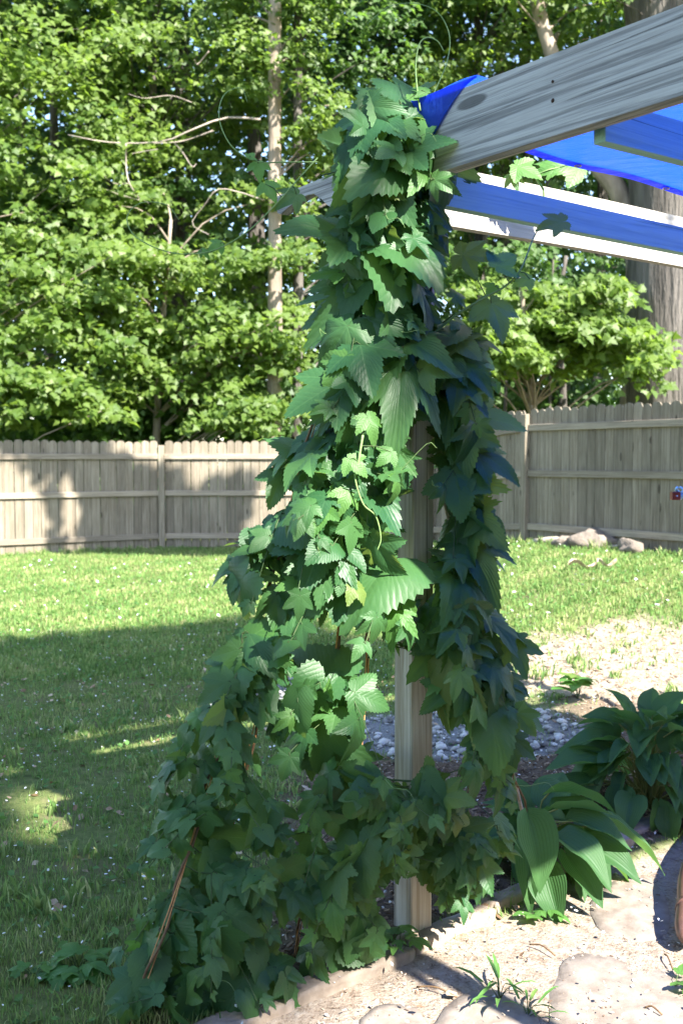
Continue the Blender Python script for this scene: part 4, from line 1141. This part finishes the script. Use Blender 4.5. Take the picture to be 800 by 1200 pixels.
def tree(label, pts, rads, sprays, bark, mat, per=70, leaf=.13, hi=True, group='trees beyond the fence', limbs=True, seg=10, extra_limbs=(), knob=.05, name='maple_tree', lr=.05):
    pts = [Vector(p) for p in pts]; org = pts[0]
    t = thing(name, label, 'tree', tuple(org), 0, group)
    n = 18; s = [p - org for p in spline(pts, n)]
    rr = np.interp(np.linspace(0, 1, n), np.linspace(0, 1, len(rads)), rads)
    m = MB(); m.tube(s, list(rr), seg, True, knob); m.build('trunk', bark, t, True)
    if limbs and sprays:
        m = MB(); r = random.Random(len(sprays))
        for (c, rad) in sprays:
            if r.random() < .55: continue
            c = Vector(c) - org
            # limb leaves the trunk lower than the spray
            cand = min(s, key=lambda p: abs(p.z - max(.6, c.z - .55 * math.hypot(c.x - p.x, c.y - p.y))))
            if (cand - c).length > 6.5: continue
            mid = cand.lerp(c, .55) + Vector((r.gauss(0, .12), r.gauss(0, .12), .18))
            L = (cand - c).length; m.tube(spline([cand, mid, c], 6), [lr * .35 + .006 * L, .02, .016, .012, .009, .005], 4, False)
        if m.v: m.build('limbs', bark, t, True)
    for k, (lp, lrad) in enumerate(extra_limbs):
        m = MB(); q = [Vector(p) - org for p in spline(lp, 14)]
        m.tube(q, [lrad * (1 - .7 * i / 13) for i in range(14)], 7, True, .08); m.build('limb', bark, t, True)
    if sprays: crown(t, org, sprays, mat, per, leaf, hi)
    return t
def reg(n, px0, px1, py0, py1, Y0, Y1, r0, r1, keep=None, seed=0):
    r = random.Random(seed); out = []
    while len(out) < n:
        px, py, Y = r.uniform(px0, px1), r.uniform(py0, py1), r.uniform(Y0, Y1)
        if keep and not keep(px, py): continue
        out.append((P(px, py, Y), r.uniform(r0, r1)))
    return out
def g0(x, y): return (x, y, hz((x, y)) - .1)
# front maples (left)
gap = lambda px, py: not (150 < px < 330 and 225 < py < 285) 
tree('bright maple with low layered branches over the left fence', [g0(-7.2, 18.6), (-7.1, 18.7, 3), (-6.9, 18.8, 7)], [.16, .12, .05],
     reg(46, -120, 130, 395, 492, 17.3, 18.6, .45, .8, seed=1) + reg(44, -140, 150, 270, 410, 17.6, 19.4, .5, 1.0, seed=2) + reg(14, -100, 170, 190, 290, 18, 20, .5, .9, seed=202), M['bark'], M['maple'], 84, .155)
tree('sunlit maple sapling left of the pale trunk', [g0(-3.6, 19.6), (-3.5, 19.6, 2.5), (-3.2, 19.5, 6)], [.09, .07, .03],
     reg(40, 120, 345, 385, 470, 18.2, 19.6, .4, .75, seed=3) + reg(46, 60, 350, 285, 410, 18.2, 20.2, .5, .95, seed=4) + reg(16, 60, 345, 215, 300, 18.6, 20.6, .4, .8, seed=204) + reg(10, 240, 330, 465, 500, 17.9, 18.4, .35, .55, seed=41), M['bark'], M['maple'], 84, .15)
tree('dark maple with dense middle foliage behind the left fence', [g0(-5.6, 21.5), (-5.5, 21.5, 4), (-5.3, 21.4, 10)], [.13, .1, .04],
     reg(70, -60, 330, 215, 320, 20.2, 22.5, .5, .95, gap, seed=5) + reg(45, 60, 330, 400, 500, 20.0, 22, .5, .9, seed=6), M['bark_dark'], M['maple_d'], 70, .18)
tree('tall maple filling the upper left corner', [g0(-7.6, 20.6), (-7.4, 20.6, 5), (-7.0, 20.4, 11)], [.2, .16, .07],
     reg(95, -120, 150, -60, 230, 18.6, 21.6, .5, 1.0, seed=7), M['bark_dark'], M['maple'], 84, .15)
tree('leafy maple above the dead branches at upper left', [g0(-4.4, 22.5), (-4.2, 22.4, 5), (-3.9, 22, 11)], [.18, .14, .06],
     reg(80, 90, 325, -60, 190, 19.6, 23, .5, .95, lambda a, b: not (180 < a < 300 and 30 < b < 120 and (a + b) % 3 < 1.6), seed=8), M['bark_dark'], M['maple'], 80, .15)
tree('slim pale trunk tree left of the vine', [g0(-1.32, 19.2)] + [P(322, y, 19.2) for y in (430, 300, 160, 0, -160)], [.155, .145, .13, .125, .12, .10],
     reg(34, 270, 420, -80, 110, 18.4, 20.2, .4, .75, seed=9) + reg(14, 300, 400, 120, 200, 18.6, 20, .3, .55, lambda a, b: abs(a - 322) > 22, seed=10), M['bark'], M['maple'], 70, .12, name='young_tree')
tree('second slimmer grey trunk just right of the pale trunk', [g0(-.9, 20.2)] + [P(349, y, 20.2) for y in (380, 240, 100, -60)], [.12, .11, .10, .09, .08],
     reg(40, 330, 520, 60, 330, 20.7, 22.4, .45, .8, seed=11) + reg(30, 330, 480, -80, 80, 19.4, 21.8, .45, .8, seed=12), M['bark_dark'], M['maple_d'], 72, .13, name='young_tree')
# centre and right
tree('thin dark trunk tree above the middle of the vine', [g0(1.9, 25.2)] + [P(490, y, 25.2) for y in (300, 100, -80)], [.14, .13, .11, .09],
     reg(60, 410, 600, -80, 150, 23, 26.5, .6, 1.0, lambda a, b: RNG.random() < .8, seed=13), M['bark_dark'], M['far'], 60, .17, name='young_tree')
tree('bright low maple glowing in the sun under the rafters', [g0(3.4, 17.6), (3.3, 17.6, 2), (3.0, 17.4, 4.6)], [.1, .08, .03],
     reg(70, 515, 760, 372, 455, 15.8, 17.6, .32, .62, lambda a, b: not (a > 640 and b > 435) and not (540 < a < 640 and b > 425), seed=14) + reg(22, 560, 720, 330, 380, 16.4, 18, .3, .6, seed=15), M['bark'], M['maple'], 74, .155)
tree('dark understory tree behind the bright low maple', [g0(4.6, 20.4), (4.4, 20.4, 3), (4.0, 20.2, 7)], [.13, .11, .05],
     reg(60, 500, 760, 290, 400, 19, 22, .5, .9, seed=16) + reg(24, 500, 720, 400, 470, 19.5, 22, .5, .8, seed=17), M['bark_dark'], M['maple_d'], 72, .15)
tree('maple foliage hanging over the tarp corner', [g0(3.2, 23), (3.1, 22.8, 5), (2.9, 22.5, 11)], [.2, .16, .07],
     reg(75, 470, 640, 40, 260, 20.5, 23.5, .5, .9, seed=18) + reg(40, 500, 730, -80, 60, 20.5, 24, .5, .9, lambda a, b: RNG.random() < .7, seed=19), M['bark_dark'], M['maple'], 74, .14)
tree('bending pale trunk tree leaning behind the main beam', [g0(5.1, 19.2)] + [P(x, y, 19) for x, y in ((745, 420), (738, 260), (700, 190), (668, 120), (645, 60), (628, 0), (618, -60))], [.24, .2, .19, .18, .17, .15, .13, .12, .1],
     reg(24, 600, 730, -80, 40, 18.4, 20.5, .4, .8, seed=20) + reg(22, 640, 740, 30, 220, 20.2, 22, .4, .8, seed=21), M['bark'], M['maple'], 66, .13, knob=.06)
bigp = [g0(6.35, 18.6)] + [P(790, y, 18.6) for y in (460, 300, 150, 60)]
tree('massive rugged grey trunk behind the fence at the right edge', bigp + [P(765, -70, 18.6)], [.95, .85, .80, .80, .82, .60],
     reg(30, 700, 900, -140, 0, 17.2, 19.5, .5, .9, seed=22), M['bark_dark'], M['maple'], 70, .14, seg=22, knob=.06, name='old_maple_tree',
     extra_limbs=[([P(800, 90, 18.5), P(815, 0, 18.4), P(850, -120, 18.3)], .55)])
# thin stems seen through the gap above the right fence
for k, (px, w, lab) in enumerate([(562, .05, 'thin dark stem above the fence right of the vine'), (588, .035, 'thinner slanting stem right of the thin dark stem'), (655, .07, 'short dark trunk above the middle of the right fence'), (640, .03, 'slender stem left of the short dark trunk')]):
    tree(lab, [g0((px - 400) / 1200 * 19, 19), P(px + 4, 460, 19), P(px - 4 + 9 * (k % 2), 380, 19), P(px + 8, 300, 19)], [w, w, w * .8, w * .5], reg(6, px - 40, px + 40, 290, 350, 18.5, 19.5, .3, .5, seed=30 + k), M['bark_dark'], M['maple_d'], 50, .12, seg=7, name='sapling', limbs=False)
# dead branches
def dead(label, paths, rads):
    org = Vector(paths[0][0]); t = thing('dead_branch', label, 'dead branch', tuple(org))
    for k, (p, r_) in enumerate(zip(paths, rads)):
        m = MB(); s = [q - org for q in spline(p, 14)]; m.tube(s, [r_ * (1 - .6 * i / 13) for i in range(14)], 6, True, .15); m.build('branch', M['dead'], t, True)
q = lambda l, Y=18.9: [P(a, b, Y + .15 * math.sin(i * 2.1)) for i, (a, b) in enumerate(l)]
dead('bare grey dead branches tangled in the foliage at upper left', [q([(305, 140), (265, 138), (225, 152), (195, 165), (150, 168), (115, 165), (80, 158)]), q([(250, 153), (215, 165), (180, 168)]), q([(148, 168), (148, 195), (152, 215), (165, 235)]),
      q([(165, 235), (140, 228), (125, 222)]), q([(152, 215), (135, 215), (120, 205)]), q([(150, 225), (160, 230), (175, 238)]), q([(205, 168), (215, 180), (225, 195), (230, 192)]), q([(225, 120), (200, 112), (170, 115), (150, 110)]), q([(185, 175), (165, 178), (155, 180)]), q([(245, 60), (232, 75), (228, 70)]), q([(310, 235), (280, 225), (255, 222), (240, 240), (225, 262), (245, 275)])],
     [.020, .012, .016, .010, .010, .008, .012, .009, .008, .012, .013])
# far woods
def mass(label, n, px0, px1, py0, py1, Y0, Y1, mat, leaf, seed):
    spr = reg(n, px0, px1, py0, py1, Y0, Y1, .9, 1.8, seed=seed)
    o = crown(None, (0, 0, 0), spr, mat, 80, leaf, False, .55, 'far_woods')
    stuff(o, label, 'woods')
mass('deep shaded woods seen through gaps in the left trees', 420, -200, 420, 60, 500, 25, 32, M['far'], .30, 50)
mass('deep shaded woods behind the right trees', 300, 420, 1000, 130, 480, 26, 33, M['far'], .30, 51)
mass('distant treetops high behind the yard', 130, -200, 1000, -60, 120, 30, 38, M['far'], .3, 52)
mass('low undergrowth along the back of the fence', 300, -200, 900, 455, 535, 19.6, 25, M['maple_d'], .2, 53)
# trunks in the woods
for k, (px, Y, w) in enumerate([(20, 24, .1), (58, 23.5, .13), (205, 24, .14), (120, 26, .12), (215, 23.5, .09), (450, 24, .12), (612, 24, .13), (700, 25, .16)]):
    lab = ['thin trunk at the far left edge in the woods', 'trunk in the shade near the left edge', 'dim trunk behind the dead branches', 'dim trunk left of the dead branches', 'thin trunk right of the dead branches', 'dim trunk behind the vine top', 'dim trunk behind the tarp corner', 'dim trunk left of the massive grey trunk'][k]
    tree(lab, [g0((px - 400) / 1200 * Y, Y), P(px, 400, Y), P(px + 6, 200, Y), P(px + 2, -40, Y)], [w, w * .9, w * .8, w * .6], reg(8, px - 60, px + 60, -60, 60, Y - 1, Y + 1, .5, .9, seed=60 + k), M['bark_dark'], M['far'], 50, .2, hi=False, seg=8, name='forest_tree')
# tall crowns added above the frame to keep the deep woods in shade
def canopy(label, trunk, x0, x1, y0, y1, z0, z1, n, seed):
    rr_ = random.Random(seed)
    spr = [(Vector((rr_.uniform(x0, x1), rr_.uniform(y0, y1), rr_.uniform(z0, z1))), rr_.uniform(.9, 1.7)) for _ in range(n)]
    t = tree(label, [(trunk[0], trunk[1], 0), (trunk[0] + .2, trunk[1], 6), (trunk[0], trunk[1] + .2, z1 - 1)], [.26, .22, .08], [], M['bark_dark'], M['far'], name='shade_tree')
    crown(t, (trunk[0], trunk[1], 0), spr, M['far'], 70, .34, False, .5)
canopy('tall tree added so its high crown shades the woods at the far left', (-9.5, 23), -14, -5, 19.5, 27, 10.6, 14.5, 110, 1)
canopy('tall tree added so its high crown shades the woods left of the middle', (-2.2, 24.5), -6, 2.5, 20, 27.5, 10.8, 14.5, 100, 2)
canopy('tall tree added so its high crown shades the woods right of the middle', (4.0, 26.5), 1.5, 8, 20.5, 28, 10.8, 14.5, 80, 3)
canopy('tall tree added so its high crown shades the woods at the far right', (11.5, 22), 7, 18, 17, 26, 10.8, 15, 110, 4)
# ------------------------------------------------------------------ shade casters outside the frame
# tall maple to the right behind the camera: its crown shades the near lawn
def sunpt(u, v, s):
    x, y = uv2xy(u, v); return Vector((x, y, 0)) + Vector((SH.x, SH.y, math.tan(SUN_EL))) * s
r = random.Random(77); spr = []
while len(spr) < 420:
    u, v = r.uniform(-4.5, 5.9), r.uniform(3.6, 8.45)
    top = 8.35 + .12 * math.sin(u * 2.3) + .1 * math.sin(u * 5.1); bot = 3.7 if u < 1.35 else (5.05 if u < 2.0 else 5.5)
    rad = r.uniform(.35, .6)
    if v + rad * .45 > top or v - rad * .6 < bot: continue
    if u > 5.0 + (v - 6) * .2: continue
    if 1.3 < u < 2.2 and v < 5.0 + rad * .6: continue
    spr.append((sunpt(u, v, r.uniform(11.5, 15)), rad))
for _ in range(30): spr.append((sunpt(r.uniform(1.45, 2.15), r.uniform(2.62, 2.95), r.uniform(12, 15)), r.uniform(.14, .2)))  # small clumps added to shade the edges of the vine's sunlit strip
for _ in range(26): spr.append((sunpt(r.uniform(1.42, 1.58), r.uniform(2.7, 5.6), r.uniform(12, 15)), r.uniform(.10, .17)))
for _ in range(3): spr.append((sunpt(r.uniform(1.7, 2.1), r.uniform(3.2, 5.6), r.uniform(12, 15)), r.uniform(.08, .13)))
for _ in range(70): spr.append((sunpt(r.uniform(-4.5, 1.0), r.uniform(3.7, 6.5), r.uniform(11, 16)), r.uniform(.4, .6)))
for _ in range(100): spr.append((sunpt(r.uniform(-6, 1.2), r.uniform(4.6, 7.9), r.uniform(11, 16)), r.uniform(.4, .6)))
for _ in range(60): spr.append((sunpt(r.uniform(1.2, 4.8), r.uniform(6.2, 7.8), r.uniform(11, 16)), r.uniform(.4, .6)))
spr = [q_ for q_ in spr if not (1.68 - q_[1] * 1.3 < U(q_[0].x, q_[0].y) < 2.2 + q_[1] and V(q_[0].x, q_[0].y) + q_[0].z * 1.0355 < 5.0 + q_[1] and q_[1] > .25)]
bt = tree('tall maple standing behind the viewpoint shading the near lawn', [(5.2, -11.0, 0), (5.3, -10.5, 5), (5.8, -8.6, 11), (6.3, -7.0, 14.5)], [.35, .3, .2, .06], [], M['bark_dark'], M['maple'], group='trees behind the viewpoint')
crown(bt, (5.2, -11.0, 0), spr, M['maple'], 120, .2, False, .45)
# maple added outside the frame so its leaves dapple the left fence
spr = []
def fsun(px, py, s):
    Y = 16.4; p = P(px, py, Y); return p + Vector((SH.x, SH.y, math.tan(SUN_EL))) * s
fine = []
for _ in range(900):
    px, py = r.uniform(-150, 215), r.uniform(500, 655)
    lit = (px < 58 and py > 560) or (76 < px < 112 and 528 < py < 640) or (wob(px * .045, py * .06, 1, 3) > .12 and py > 545)
    if lit: continue
    fine.append((fsun(px, py, r.uniform(8.5, 11)), r.uniform(.07, .15)))
for _ in range(160): spr.append((fsun(r.uniform(185, 340), r.uniform(560, 660), r.uniform(8.5, 11)), r.uniform(.2, .34)))
for _ in range(170): spr.append((fsun(r.uniform(125, 340), r.uniform(480, 640), r.uniform(8.5, 11)), r.uniform(.2, .34)))
for _ in range(60): spr.append((fsun(r.uniform(-60, 200), r.uniform(490, 535), r.uniform(8.5, 11)), r.uniform(.14, .22)))
for _ in range(26): spr.append((fsun(r.uniform(690, 830), r.uniform(690, 715), r.uniform(9, 11)), r.uniform(.25, .4)))
mt = tree('tall maple added beyond the right edge to dapple the far fence', [(8.6, 8.6, 0.3), (8.2, 8.6, 5), (6.0, 8.4, 9.5), (3.5, 8.6, 11.5)], [.3, .26, .15, .05], [], M['bark_dark'], M['maple'], group='trees outside the view')
crown(mt, (8.6, 8.6, .3), spr, M['maple'], 60, .15, True, .8)
crown(mt, (8.6, 8.6, .3), fine, M['maple'], 8, .14, True, .8)
# house behind the viewpoint: added unseen so its corner shades the lower left
hs = thing('house', 'pale sided house added behind the viewpoint to shade the lower left', 'house', (0, 0, 0))
sid = simple_mat('added_house_siding', (.30, .29, .27), (.36, .35, .33), 4, .7, .1, .01)
def uvbox(u0, u1, v0, v1, z0, z1):
    m = MB(); vs = []
    for z in (z0, z1):
        for (a, b) in ((u0, v0), (u1, v0), (u1, v1), (u0, v1)):
            x, y = uv2xy(a, b); vs.append((x, y, z))
    m.add(vs, [(3, 2, 1, 0), (4, 5, 6, 7), (0, 1, 5, 4), (1, 2, 6, 5), (2, 3, 7, 6), (3, 0, 4, 7)]); return m
uvbox(-9, 1.30, -9.5, -2.6, -.1, 6.0).build('added_house_wall', sid, hs)
uvbox(1.303, 8.5, -9.0, -3.4, -.1, 4.1).build('shade_wing', sid, hs)  # unseen block added to cut sunlight bouncing off the near ground
m = MB(); vs = []
for (a, b, z) in ((-9.3, -2.3, 5.9), (1.52, -2.3, 5.9), (1.52, -9.8, 5.9), (-9.3, -9.8, 5.9), (-9.3, -2.3, 6.02), (1.52, -2.3, 6.02), (1.52, -9.8, 6.02), (-9.3, -9.8, 6.02), (-9.3, -6, 8.0), (1.52, -6, 8.0)):
    x, y = uv2xy(a, b); vs.append((x, y, z))
m.add(vs, [(3, 2, 1, 0), (0, 1, 5, 4), (2, 3, 7, 6), (4, 5, 9, 8), (6, 7, 8, 9), (1, 2, 6, 9, 5), (3, 0, 4, 8, 7)])
m.build('roof', simple_mat('roof_shingle', (.06, .06, .06), (.12, .11, .11), 12), hs)
for k in range(4):
    uvbox(-7.5 + k * 2.2, -6.5 + k * 2.2, -2.6, -2.56, 1.0 + 2.6 * (k % 2), 2.3 + 2.6 * (k % 2)).build('added_house_window', simple_mat('added_house_glass', (.05, .06, .07), (.08, .09, .1), 2, .1, 0, .001, .6), hs)
